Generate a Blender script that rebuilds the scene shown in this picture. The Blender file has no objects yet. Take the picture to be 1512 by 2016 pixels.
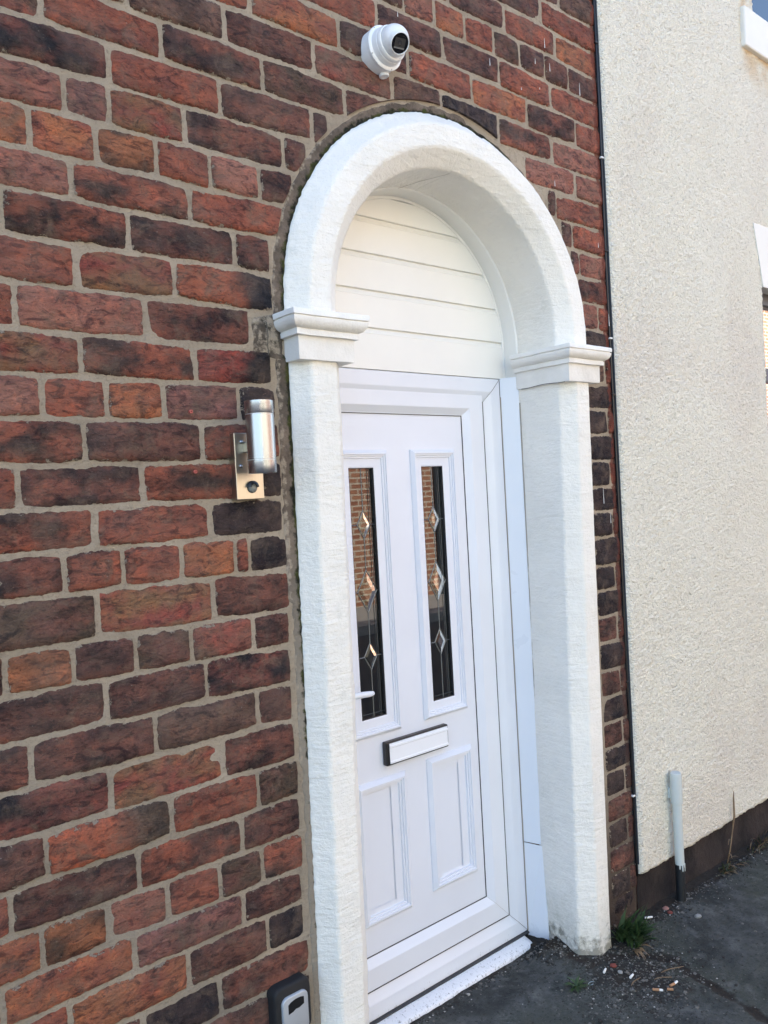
import bpy, bmesh, math, random
from mathutils import Vector, Matrix, noise as mn
random.seed(7)
scene = bpy.context.scene
COL = scene.collection

# ------------------------------------------------------------------ camera
CAM = Vector((-1.7213, -1.6681, 1.5453)); YAW, PITCH, ROLL = 0.70015, -0.01806, -0.05474
fwd = Vector((math.sin(YAW)*math.cos(PITCH), math.cos(YAW)*math.cos(PITCH), math.sin(PITCH)))
rt = Vector((math.cos(YAW), -math.sin(YAW), 0)); up = rt.cross(fwd)
r2 = math.cos(ROLL)*rt + math.sin(ROLL)*up; u2 = -math.sin(ROLL)*rt + math.cos(ROLL)*up
cd = bpy.data.cameras.new('camera'); cam = bpy.data.objects.new('camera', cd); COL.objects.link(cam)
m = Matrix((r2, u2, -fwd)).transposed().to_4x4(); m.translation = CAM; cam.matrix_world = m
cd.sensor_fit = 'VERTICAL'; cd.sensor_height = 36; cd.sensor_width = 27; cd.lens = 28.695
cd.clip_start = 0.02; cd.clip_end = 500
scene.camera = cam

# ------------------------------------------------------------------ sky, sun, exposure
SUN_EL, SUN_AZ = math.radians(42), math.radians(-14)     # azimuth measured from +y (behind the houses) towards +x
world = bpy.data.worlds.new('World'); scene.world = world; world.use_nodes = True
wn = world.node_tree; bg = wn.nodes['Background']
sky = wn.nodes.new('ShaderNodeTexSky'); sky.sky_type = 'NISHITA'; sky.sun_disc = False
sky.sun_elevation = SUN_EL; sky.sun_rotation = SUN_AZ; sky.dust_density = 1.2; sky.air_density = 1.0; sky.ozone_density = 1.2
wn.links.new(sky.outputs[0], bg.inputs[0]); bg.inputs[1].default_value = 0.15
sd = bpy.data.lights.new('sun', 'SUN'); sd.energy = 3.4; sd.angle = math.radians(0.5); sd.color = (1.0, 0.90, 0.76)
so = bpy.data.objects.new('sun', sd); COL.objects.link(so)
sv = Vector((math.sin(SUN_AZ)*math.cos(SUN_EL), math.cos(SUN_AZ)*math.cos(SUN_EL), math.sin(SUN_EL)))
so.rotation_euler = (-sv).to_track_quat('-Z', 'Y').to_euler(); so.location = (0, 6, 12)
vs = scene.view_settings; vs.view_transform = 'Standard'; vs.look = 'None'; vs.gamma = 1; vs.use_curve_mapping = False
vs.exposure = 2.25
try:
    scene.cycles.max_bounces = 8; scene.cycles.diffuse_bounces = 5
except Exception: pass

# ------------------------------------------------------------------ materials
class NT:
    def __init__(s, name, rough=.6, spec=.5):
        s.m = bpy.data.materials.new(name); s.m.use_nodes = True
        s.t = s.m.node_tree; s.b = s.t.nodes['Principled BSDF']
        s.b.inputs['Roughness'].default_value = rough
        s.b.inputs['Specular IOR Level'].default_value = spec
        s.geo = None
    def n(s, typ, **kw):
        x = s.t.nodes.new(typ)
        for k, v in kw.items(): setattr(x, k, v)
        return x
    def l(s, a, b): s.t.links.new(a, b)
    def pos(s):
        if not s.geo: s.geo = s.n('ShaderNodeNewGeometry')
        return s.geo.outputs['Position']
    def mapped(s, sc):
        mp = s.n('ShaderNodeMapping'); s.l(s.pos(), mp.inputs[0]); mp.inputs['Scale'].default_value = sc
        return mp.outputs[0]
    def noise(s, scale, detail=4, rough=.55, vec=None, dist=0):
        x = s.n('ShaderNodeTexNoise'); x.inputs['Scale'].default_value = scale; x.inputs['Detail'].default_value = detail
        x.inputs['Roughness'].default_value = rough; x.inputs['Distortion'].default_value = dist
        s.l(vec or s.pos(), x.inputs['Vector']); return x.outputs['Fac']
    def voro(s, scale, feature='F1', vec=None):
        x = s.n('ShaderNodeTexVoronoi'); x.feature = feature; x.inputs['Scale'].default_value = scale
        s.l(vec or s.pos(), x.inputs['Vector']); return x.outputs['Distance']
    def rng(s, v, a, b, c=0., d=1.):
        x = s.n('ShaderNodeMapRange'); x.inputs[1].default_value = a; x.inputs[2].default_value = b
        x.inputs[3].default_value = c; x.inputs[4].default_value = d; s.l(v, x.inputs[0]); return x.outputs[0]
    def math(s, op, a, b=0.):
        x = s.n('ShaderNodeMath', operation=op)
        for i, v in enumerate((a, b)):
            if isinstance(v, (int, float)): x.inputs[i].default_value = v
            else: s.l(v, x.inputs[i])
        return x.outputs[0]
    def mix(s, f, a, b, mode='MIX'):
        x = s.n('ShaderNodeMix', data_type='RGBA', blend_type=mode)
        for i, v in ((0, f), (6, a), (7, b)):
            if isinstance(v, (int, float)): x.inputs[i].default_value = v
            elif isinstance(v, tuple): x.inputs[i].default_value = (*v[:3], 1)
            else: s.l(v, x.inputs[i])
        return x.outputs[2]
    def sep(s, v=None):
        x = s.n('ShaderNodeSeparateXYZ'); s.l(v or s.pos(), x.inputs[0]); return x.outputs
    def color(s, v):
        if isinstance(v, tuple): s.b.inputs['Base Color'].default_value = (*v[:3], 1)
        else: s.l(v, s.b.inputs['Base Color'])
        return s
    def rough(s, v): s.l(v, s.b.inputs['Roughness']); return s
    def bump(s, h, dist=.002, strength=1., prev=None):
        x = s.n('ShaderNodeBump'); x.inputs['Distance'].default_value = dist; x.inputs['Strength'].default_value = strength
        s.l(h, x.inputs['Height'])
        if prev: s.l(prev, x.inputs['Normal'])
        s.l(x.outputs[0], s.b.inputs['Normal']); return x.outputs[0]

def simple(name, col, rough=.5, metal=0., spec=.5):
    t = NT(name, rough, spec); t.color(col); t.b.inputs['Metallic'].default_value = metal; return t.m

def red_paint(t, col):
    """old red masonry paint that overlaps the last few centimetres of brickwork beside the cable"""
    x, y, z = t.sep()
    w = t.math('ADD', x, t.rng(t.noise(22, 4), .3, .7, -.012, .012))
    f = t.rng(w, .728, .734)
    f = t.math('MULTIPLY', f, t.rng(t.noise(60, 3), .30, .42))
    f = t.math('MULTIPLY', f, t.rng(z, .3, 1.3, .45, .85))
    return t.mix(f, col, t.mix(t.rng(z, .5, 1.6), (.075, .040, .034), t.mix(t.noise(9), (.15, .040, .028), (.25, .068, .045))))

# brick: two tones per brick are stored in the mesh (attribute 'tone'); grain is procedural
t = NT('brick', .82, .28)
a = t.n('ShaderNodeAttribute', attribute_name='tone')
c = a.outputs['Color']
st = t.mapped((20, 20, 46))
c = t.mix(t.rng(t.noise(1.0, 7, .68, st, 1.6), .49, .62), c, t.mix(1., c, (.36, .36, .42), 'MULTIPLY'))
c = t.mix(t.rng(t.noise(38, 6, .7, None, .6), .50, .66), c, t.mix(1., c, (1.45, 1.22, 1.08), 'MULTIPLY'))
c = t.mix(t.math('MULTIPLY', t.rng(t.noise(17, 6, .7, None, .8), .50, .68), .60), c, (.22, .155, .11))
c = t.mix(t.rng(t.noise(1., 6, .72, t.mapped((75, 75, 130)), 2.2), .575, .66, 0, .85), c, (.030, .024, .026))
c = t.mix(t.rng(t.noise(1., 5, .72, t.mapped((110, 110, 170)), 2.), .61, .70, 0, .55), c, (.40, .25, .19))
c = t.mix(t.rng(t.noise(170, 2), .73, .77, 0, .5), c, (.50, .42, .36))
c = t.mix(t.math('MULTIPLY', t.rng(t.noise(7, 5, .65), .45, .65), .28), c, (.28, .19, .15))
c = t.mix(t.rng(t.noise(1., 7, .75, t.mapped((16, 16, 30)), .8), .56, .66, 0, .72), c, (.034, .028, .030))
sm = t.math('ADD', a.outputs['Alpha'], t.rng(t.noise(48, 7, .74), .30, .70, -.85, .52))
c = t.mix(t.rng(sm, .70, .78), c, t.mix(t.noise(40, 4), (.31, .25, .19), (.44, .365, .28)))
dk = t.math('MULTIPLY', t.rng(sm, .58, .66), t.rng(sm, .76, .70))
c = t.mix(t.math('MULTIPLY', dk, .55), c, (.05, .035, .03))  # thin shadow line painted along the recessed brick edges
c = red_paint(t, c)
t.color(c); t.rough(t.rng(t.noise(30), .3, .7, .7, .95))
b1 = t.bump(t.noise(1., 8, .70, t.mapped((30, 30, 70)), 2.0), .016, 1.)
b2 = t.bump(t.noise(140, 5, .7), .0045, 1., b1)
t.bump(t.rng(t.voro(55, 'DISTANCE_TO_EDGE'), 0., .05), .0016, .55, b2)
M_BRICK = t.m

# brick tones for bricks outside the picture
t = NT('mortar', .93, .2)
c = t.mix(t.rng(t.noise(5, 6, .65), .38, .62), (.42, .345, .255), (.54, .445, .335))
c = t.mix(t.rng(t.noise(16, 6, .7), .56, .70, 0, .6), c, (.28, .225, .17))
c = t.mix(t.rng(t.noise(1.0, 5, .7, t.mapped((12, 12, 60))), .60, .72, 0, .5), c, (.46, .41, .33))
x, y, z = t.sep()
c = t.mix(t.rng(t.noise(90, 5, .75), .54, .68, 0, .65), c, (.25, .20, .15))
c = t.mix(t.rng(t.noise(300, 3, .7), .60, .72, 0, .5), c, (.60, .55, .45))
c = t.mix(t.math('MULTIPLY', t.rng(z, 1.3, .2), t.rng(t.noise(3, 4), .35, .65)), c, (.27, .245, .205))
c = red_paint(t, c)
c = t.mix(t.math('MULTIPLY', t.rng(z, .60, .12), t.rng(x, .50, .56)), c, (.095, .070, .055))
t.color(c)
b1 = t.bump(t.noise(34, 7, .72), .020, 1.)
t.bump(t.noise(260, 5, .75), .0030, 1., b1)
M_MORTAR = t.m

t = NT('cement_fillet', .95, .2)
c = t.mix(t.rng(t.noise(12, 6, .6), .35, .65), (.095, .074, .058), (.20, .155, .12))
c = t.mix(t.rng(t.noise(60, 5, .7), .5, .7, 0, .7), c, (.06, .05, .038))
x, y, z = t.sep(); c = t.mix(t.rng(z, 1.5, 1.1, 0, .8), c, (.30, .265, .215))
stain = t.math('MULTIPLY', t.rng(z, 1.72, 1.84), t.rng(z, 2.06, 1.99)); stain = t.math('MULTIPLY', stain, t.rng(t.noise(18, 6, .7), .35, .60)); c = t.mix(t.math('MULTIPLY', stain, .85), c, (.045, .042, .034))
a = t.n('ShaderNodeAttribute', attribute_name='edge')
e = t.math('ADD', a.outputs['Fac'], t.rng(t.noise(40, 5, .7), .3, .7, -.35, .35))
c = t.mix(t.rng(e, .10, -.12), c, (.36, .30, .23)); c = t.mix(t.rng(e, .50, .78), c, t.mix(t.rng(t.noise(25, 3), .45, .6), (.016, .016, .010), (.05, .055, .015)))  # moss beside the stone, with crevice shade painted into the same dark band
t.color(c)
b1 = t.bump(t.noise(50, 7, .65), .008, 1.); t.bump(t.noise(300, 4, .7), .002, 1., b1)
M_CEMENT = t.m

# painted stone
t = NT('white_painted_stone', .62, .35)
c = t.mix(t.rng(t.noise(6, 5, .6), .4, .7), (.865, .835, .765), (.80, .775, .71))
c = t.mix(t.rng(t.noise(150, 5, .8), .66, .74, 0, .5), c, (.42, .40, .36))
c = t.mix(t.rng(t.noise(8, 7, .75), .60, .70, 0, .45), c, (.60, .60, .53))
x, y, z = t.sep()
low = t.math('ADD', t.rng(z, .14, .015), t.rng(t.noise(30, 6, .7), .3, .7, -.6, .5))
c = t.mix(t.rng(low, .45, .95, 0, .85), c, (.12, .11, .085))
c = t.mix(t.rng(t.math('ADD', t.rng(z, .5, .1), t.noise(70, 5, .75)), 1.25, 1.6, 0, .35), c, (.45, .44, .36))
t.color(c)
b1 = t.bump(t.noise(1., 5, .6, t.mapped((16, 16, 80)), .4), .0042, 1.)
b2 = t.bump(t.noise(60, 6, .68), .0045, 1., b1)
t.bump(t.noise(260, 4, .65), .0012, 1., b2)
M_STONE = t.m
t = NT('white_painted_capital', .55, .4)
c = t.mix(t.rng(t.noise(9, 5, .6), .4, .7), (.82, .80, .76), (.73, .71, .66))
c = t.mix(t.rng(t.noise(45, 6, .75), .66, .74, 0, .4), c, (.36, .33, .26))
t.color(c); b1 = t.bump(t.noise(40, 5, .6), .003, .8); t.bump(t.noise(200, 4, .6), .0008, 1., b1)
M_CAPITAL = t.m
M_CRACK = simple('dark_crack', (.10, .09, .075), .9)

def pvc(name, col, dirt=False, rough=.30):
    t = NT(name, rough, .5)
    c = t.mix(t.rng(t.noise(3, 4), .35, .7), col, tuple(v*.955 for v in col))
    if dirt:
        x, y, z = t.sep()
        k = t.math('ADD', t.rng(z, .115, .0), t.rng(t.noise(1., 6, .8, t.mapped((140, 140, 60))), .35, .75, -1.35, .28))
        c = t.mix(t.rng(k, .42, .75, 0, .85), c, (.055, .05, .045))
        c = t.mix(t.rng(t.math('ADD', t.noise(200, 4, .8), t.rng(z, .02, .2, .02, -.05)), .735, .78, 0, .7), c, (.10, .09, .08))
    else:
        c = t.mix(t.rng(t.noise(150, 3, .7), .775, .79, 0, .5), c, (.3, .28, .25))
    t.color(c); t.rough(t.rng(t.noise(12, 4), .3, .7, rough-.04, rough+.08))
    t.bump(t.noise(35, 3), .0004, .6)
    return t.m
M_PVC = pvc('white_pvc', (.75, .785, .84))
M_PVC_CREAM = pvc('white_pvc_panel', (.83, .82, .78), rough=.4)
M_PVC_DIRTY = pvc('white_pvc_weathered', (.74, .765, .82), True, .35)
M_PVC_LEAF = pvc('white_door_skin', (.73, .76, .83), rough=.34)
M_SILL = pvc('white_sill', (.78, .79, .82), True, .4)
M_GASKET = simple('black_gasket', (.035, .035, .038), .5)
M_LEAD = simple('lead_strip', (.20, .20, .19), .5, .7)
M_SILVER = simple('letter_plate_white', (.82, .84, .88), .25, 0.)
M_BLACK = simple('black_plastic', (.010, .010, .011), .35)
M_SEAL = simple('sealant', (.35, .31, .26), .8)

def glass(name, tint, refl, rough=.0):
    m = bpy.data.materials.new(name); m.use_nodes = True; t = m.node_tree; t.nodes.clear()
    o = t.nodes.new('ShaderNodeOutputMaterial'); g = t.nodes.new('ShaderNodeBsdfGlossy'); g.inputs['Roughness'].default_value = rough
    tr = t.nodes.new('ShaderNodeBsdfTransparent'); tr.inputs[0].default_value = (*tint, 1)
    f = t.nodes.new('ShaderNodeFresnel'); f.inputs[0].default_value = refl
    mx = t.nodes.new('ShaderNodeMixShader'); t.links.new(f.outputs[0], mx.inputs[0]); t.links.new(tr.outputs[0], mx.inputs[1]); t.links.new(g.outputs[0], mx.inputs[2])
    t.links.new(mx.outputs[0], o.inputs[0]); return m
M_GLASS = glass('door_glass', (.62, .64, .63), 2.25)
M_BEVEL = glass('bevelled_glass', (.80, .85, .83), 1.42, .03)
M_WINGLASS = glass('window_glass', (.5, .52, .55), 2.4)

# ------------------------------------------------------------------ mesh helpers
def link(name, me, mat=None, parent=None, smooth=False, loc=None):
    o = bpy.data.objects.new(name, me); COL.objects.link(o)
    if mat: me.materials.append(mat)
    if parent: o.parent = parent
    if loc is not None: o.location = loc
    if smooth:
        for p in me.polygons: p.use_smooth = True
    return o
def mesh(name, verts, faces):
    me = bpy.data.meshes.new(name); me.from_pydata([tuple(v) for v in verts], [], faces); me.update(); return me
def empty(name, loc, label, cat, group=None, rz=0):
    o = bpy.data.objects.new(name, None); COL.objects.link(o); o.location = loc; o.rotation_euler[2] = rz
    o.empty_display_size = .05; tag(o, label, cat, group); return o
def tag(o, label=None, cat=None, group=None, kind=None):
    if label: o['label'] = label
    if cat: o['category'] = cat
    if group: o['group'] = group
    if kind: o['kind'] = kind
    return o
class MB:
    """collects shapes (world coordinates) into one mesh"""
    def __init__(s): s.v = []; s.f = []
    def add(s, vs, fs):
        n = len(s.v); s.v += [tuple(v) for v in vs]; s.f += [tuple(i+n for i in f) for f in fs]; return s
    def box(s, a, b, bev=0.):
        x0, y0, z0 = a; x1, y1, z1 = b
        if bev <= 0:
            return s.add([(x0,y0,z0),(x1,y0,z0),(x1,y1,z0),(x0,y1,z0),(x0,y0,z1),(x1,y0,z1),(x1,y1,z1),(x0,y1,z1)],
                         [(0,3,2,1),(4,5,6,7),(0,1,5,4),(1,2,6,5),(2,3,7,6),(3,0,4,7)])
        bm = bmesh.new(); bmesh.ops.create_cube(bm, size=1)
        for v in bm.verts: v.co = Vector(((x0+x1)/2+v.co.x*(x1-x0), (y0+y1)/2+v.co.y*(y1-y0), (z0+z1)/2+v.co.z*(z1-z0)))
        bmesh.ops.bevel(bm, geom=bm.edges[:], offset=bev, segments=2, affect='EDGES', profile=.5)
        return s.bm(bm)
    def bm(s, bm):
        bm.verts.index_update(); s.add([v.co.copy() for v in bm.verts], [[v.index for v in f.verts] for f in bm.faces]); bm.free(); return s
    def lathe(s, base, axis, prof, seg=32, cap=True):
        """prof: list of (distance along axis, radius)"""
        axis = Vector(axis).normalized(); p = axis.orthogonal().normalized(); q = axis.cross(p); base = Vector(base)
        vs = []; fs = []
        for d, r in prof:
            for i in range(seg):
                a = 2*math.pi*i/seg; vs.append(base + axis*d + (p*math.cos(a)+q*math.sin(a))*r)
        for k in range(len(prof)-1):
            for i in range(seg):
                j = (i+1) % seg; fs.append((k*seg+i, k*seg+j, (k+1)*seg+j, (k+1)*seg+i))
        if cap: fs.append(tuple(range(seg-1, -1, -1))); fs.append(tuple((len(prof)-1)*seg+i for i in range(seg)))
        return s.add(vs, fs)
    def tube(s, pts, r, seg=8):
        pts = [Vector(p) for p in pts]; vs = []; fs = []
        rs = r if isinstance(r, (list, tuple)) else [r]*len(pts)
        for k, p in enumerate(pts):
            d = (pts[min(k+1, len(pts)-1)]-pts[max(k-1, 0)]).normalized(); a = d.orthogonal().normalized() if k == 0 else (a-d*a.dot(d)).normalized(); b = d.cross(a)
            for i in range(seg):
                t_ = 2*math.pi*i/seg; vs.append(p+(a*math.cos(t_)+b*math.sin(t_))*rs[k])
        for k in range(len(pts)-1):
            for i in range(seg):
                j = (i+1) % seg; fs.append((k*seg+i, k*seg+j, (k+1)*seg+j, (k+1)*seg+i))
        fs.append(tuple(range(seg-1, -1, -1))); fs.append(tuple((len(pts)-1)*seg+i for i in range(seg)))
        return s.add(vs, fs)
    def ring(s, x0, x1, z0, z1, prof):
        """mitred rectangular moulding in the xz plane; prof: list of (inset, y)"""
        vs = []; n = len(prof)
        for ins, y in prof:
            vs += [(x0+ins, y, z0+ins), (x1-ins, y, z0+ins), (x1-ins, y, z1-ins), (x0+ins, y, z1-ins)]
        fs = []
        for k in range(n-1):
            for i in range(4):
                j = (i+1) % 4; fs.append((k*4+i, k*4+j, (k+1)*4+j, (k+1)*4+i))
        return s.add(vs, fs)
    def obj(s, name, mat, parent=None, smooth=False, angle=None):
        me = mesh(name, s.v, s.f)
        bm = bmesh.new(); bm.from_mesh(me); bmesh.ops.recalc_face_normals(bm, faces=bm.faces); bm.to_mesh(me); bm.free()
        o = link(name, me, mat, None, smooth)
        if parent:
            o.parent = parent; o.matrix_parent_inverse = Matrix.Translation(-parent.location) if parent.rotation_euler[2] == 0 else parent.matrix_basis.inverted()
        if angle is not None:
            for p in me.polygons: p.use_smooth = True
            me.set_sharp_from_angle(angle=math.radians(angle))
        return o
def fbm(x, y, z, s, o=4):
    return mn.fractal(Vector((x*s, y*s, z*s)), 1.0, 2.0, o)

ZS = 2.028; RO, RB, RC, RI, RE, RF = .600, .5539, .4914, .4463, .4437, .4389
PY = -.0501; QY = -.0067; XE = .757

# ------------------------------------------------------------------ ground
t = NT('pavement_tarmac', .88, .3)
a = t.n('ShaderNodeAttribute', attribute_name='dirt'); dirt = a.outputs['Fac']
c = t.mix(t.rng(t.noise(4.5, 7, .65), .40, .60), (.034, .036, .033), (.088, .089, .083))
c = t.mix(t.rng(t.noise(14, 6, .65), .5, .68, 0, .7), c, (.115, .118, .112))
c = t.mix(t.rng(t.noise(2.2, 5, .6), .48, .62, 0, .6), c, (.048, .053, .036))
c = t.mix(t.rng(t.noise(90, 5, .7), .54, .68, 0, .85), c, (.016, .017, .016))
c = t.mix(t.rng(t.noise(9, 8, .75), .56, .66, 0, .6), c, (.15, .15, .14))
c = t.mix(t.rng(t.noise(6, 7, .75), .58, .68, 0, .7), c, (.022, .024, .020))
c = t.mix(t.rng(t.voro(85), .12, .04, 0, .55), c, (.19, .185, .17))
c = t.mix(t.rng(t.noise(230, 2), .70, .74, 0, .6), c, (.25, .24, .22))
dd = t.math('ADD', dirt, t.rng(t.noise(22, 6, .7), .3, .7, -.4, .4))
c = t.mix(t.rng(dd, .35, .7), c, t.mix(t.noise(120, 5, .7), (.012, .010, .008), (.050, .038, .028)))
t.color(c); b1 = t.bump(t.noise(25, 7, .65), .010, 1.); b2 = t.bump(t.noise(160, 5, .75), .0035, 1., b1); t.bump(t.voro(210), .0014, .8, b2)
M_TARMAC = t.m
M_ROAD = simple('road_asphalt', (.06, .06, .06), .9); M_KERB = simple('kerb_concrete', (.28, .27, .25), .9)

def seg_dist(px, py, a, b):
    ax, ay = a; bx, by = b; dx, dy = bx-ax, by-ay
    t_ = max(0, min(1, ((px-ax)*dx+(py-ay)*dy)/(dx*dx+dy*dy))); return math.hypot(px-ax-t_*dx, py-ay-t_*dy)
CRACK = [(.46, -.06), (.56, -.15), (.621, -.226), (.577, -.321), (.570, -.40), (.556, -.445), (.528, -.567), (.50, -.75), (.52, -1.1)]
def lin(a, b, n): return [a+(b-a)*i/n for i in range(n)]
xs = lin(-20, -4, 8)+lin(-4, -.4, 24)+lin(-.4, 1.3, 190)+lin(1.3, 2.6, 70)+lin(2.6, 20, 12)+[20]
ys = lin(-2.0, -.85, 14)+lin(-.85, .27, 130)+[.27]
V = []; F = []; D = []
for y in ys:
    for x in xs:
        cd_ = min(seg_dist(x, y, CRACK[i], CRACK[i+1]) for i in range(len(CRACK)-1)) if .2 < x < .9 else 9
        cd_ += .02*mn.noise(Vector((x*18, y*18, 5)))
        w = max(0, 1-abs(cd_)/.030)
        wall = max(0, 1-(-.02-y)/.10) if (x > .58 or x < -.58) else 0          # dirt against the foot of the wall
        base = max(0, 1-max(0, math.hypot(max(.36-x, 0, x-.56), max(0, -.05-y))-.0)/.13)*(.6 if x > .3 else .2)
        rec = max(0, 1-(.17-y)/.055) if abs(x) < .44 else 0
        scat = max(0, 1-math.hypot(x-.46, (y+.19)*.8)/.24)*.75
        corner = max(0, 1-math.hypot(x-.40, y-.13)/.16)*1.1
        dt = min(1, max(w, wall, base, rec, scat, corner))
        rise = .018*max(0, 1-(-.02-y)/.22)*(1 if x > .36 else max(0, 1-(.36-x)/.1)) if y < .1 else 0
        z = rise + .0035*fbm(x, y, 0, 5) + .002*fbm(x, y, 3, 26, 3) - .010*max(0, w-.45) + .007*max(0, corner-.2)*(1+fbm(x, y, 1, 40))
        if abs(x) < .36 and y > .0: z -= .006*min(1, y/.15)
        z += .006*min(1, max(wall, scat*.5))*max(0, fbm(x, y, 9, 35, 3))
        if x > 1: z -= .012*min(1, (x-1)/.8)
        V.append((x, y, z)); D.append(dt)
nx = len(xs)
for j in range(len(ys)-1):
    for i in range(nx-1): k = j*nx+i; F.append((k, k+1, k+nx+1, k+nx))
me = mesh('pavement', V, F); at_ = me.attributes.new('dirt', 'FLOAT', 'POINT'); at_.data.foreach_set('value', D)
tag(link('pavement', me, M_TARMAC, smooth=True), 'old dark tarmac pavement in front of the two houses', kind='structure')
b = MB()
for i in range(-22, 22): b.box((i*.915+.004, -2.13, -.10), (i*.915+.911, -2.0, .002), .008)
tag(b.obj('kerb', M_KERB), kind='structure')
tag(MB().box((-60, -60, -.4), (60, 60, -.115)).obj('road', M_ROAD), 'asphalt street between the two terraces', kind='structure')
tag(MB().box((-30, -7.0, -.3), (30, -5.6, .0)).obj('far_pavement', M_KERB), kind='structure')

# ------------------------------------------------------------------ brick house
HOUSE = empty('brick_house', (-.9, 0, 0), 'red brick terraced house with arched white stone doorway', 'house')
def part(b, name, mat, parent=None, **k): return b.obj(name, mat, parent or HOUSE, **k)

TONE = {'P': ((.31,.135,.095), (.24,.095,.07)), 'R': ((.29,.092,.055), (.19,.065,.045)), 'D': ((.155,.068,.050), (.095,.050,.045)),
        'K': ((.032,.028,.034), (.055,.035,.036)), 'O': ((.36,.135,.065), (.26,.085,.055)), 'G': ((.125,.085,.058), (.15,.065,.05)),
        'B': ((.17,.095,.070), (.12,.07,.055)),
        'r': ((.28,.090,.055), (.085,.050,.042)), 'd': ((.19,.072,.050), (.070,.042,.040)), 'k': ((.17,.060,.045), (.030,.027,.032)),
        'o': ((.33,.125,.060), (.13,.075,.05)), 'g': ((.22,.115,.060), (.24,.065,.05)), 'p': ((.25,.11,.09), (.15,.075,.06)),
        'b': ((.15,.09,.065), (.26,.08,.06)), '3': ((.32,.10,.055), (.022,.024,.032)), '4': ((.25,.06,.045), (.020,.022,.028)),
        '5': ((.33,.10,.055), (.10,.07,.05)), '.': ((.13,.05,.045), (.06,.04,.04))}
ENDRAMP = set('345')
def clip_xz(x, z, side):
    """keep brickwork off the stone surround and its cement fillet"""
    lim = .634 if side < 0 else .612
    if z > ZS:
        r = math.hypot(x, z-ZS)
        if 1e-6 < r < lim: return x*lim/r, ZS+(z-ZS)*lim/r
    return x, z
def brick_mesh(x0, x1, z0, z1, code, seed, side, fine=True):
    w = x1-x0; h = z1-z0; s = .0066 if fine else .05
    nx_ = max(3, int(w/s)); nz_ = max(3, int(h/s)) if fine else 2
    if not fine: nx_ = 4
    rnd = random.Random(seed); dome = rnd.uniform(.003, .0065); tx = rnd.uniform(-.004, .004); tz = rnd.uniform(-.003, .003); prd = rnd.uniform(-.002, .002)
    sk = rnd.uniform(-.003, .003)
    A, B = TONE[code]; vj = rnd.uniform(.90, 1.12); A, B = [tuple(q*(1.42 if max(t_) > .13 else .86) for q in t_) for t_ in (A, B)]
    V = []; C = []; F = []
    cx, cz = (x0+x1)/2, (z0+z1)/2
    for j in range(nz_+1):
        for i in range(nx_+1):
            u = i/nx_*2-1; v = j/nz_*2-1
            # rounded corners
            k = (abs(u)**5)*(abs(v)**4)
            uu = u*(1-.05*k*(h/w)); vv = v*(1-.14*k)
            x = cx+uu*w/2; z = cz+vv*h/2+sk*u
            ed = max(abs(u)**10, abs(v)**4)
            n1 = mn.noise(Vector((x*60, seed*.37, z*60))); n2 = mn.noise(Vector((x*22, seed*.71+9, z*22))); n3 = mn.noise(Vector((x*130, seed*.2, z*130)))
            if fine:
                x += max(abs(u)**14, .2*ed)*(.0045*mn.noise(Vector((z*75, seed*.5, x*75)))+.002*n3); z += abs(v)**3*(.0030*n1+.0042*n3+.0050*n2)
            hgt = (1-abs(u)**8)*(1-abs(v)**4)*dome + prd + tx*u*.6 + tz*v*.6 + .0026*n2 + .0016*n1*(1-ed) + .0022
            bu = abs(u)**34 if w > .18 else abs(u)**18 if w > .09 else abs(u)**8
            q_ = max(bu, abs(v)**12); y = -(hgt*(1-q_) - .0050*q_)
            x, z = clip_xz(x, z, side)
            V.append((x-cx, y, z-cz))
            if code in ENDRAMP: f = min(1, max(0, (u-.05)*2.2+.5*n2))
            else: f = min(1, max(0, .45+1.25*mn.noise(Vector((x*13, seed*1.3, z*24)))+.45*n1))
            dm = min((1-abs(u))*w/2, (1-abs(v))*h/2); C.append([ (A[q]*(1-f)+B[q]*f)*vj for q in range(3)]+[max(0, 1-dm/.017)])
    n = nx_+1
    for j in range(nz_):
        for i in range(nx_):
            k = j*n+i; F.append((k, k+1, k+n+1, k+n))
    return V, F, C, (cx, 0, cz)
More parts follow.
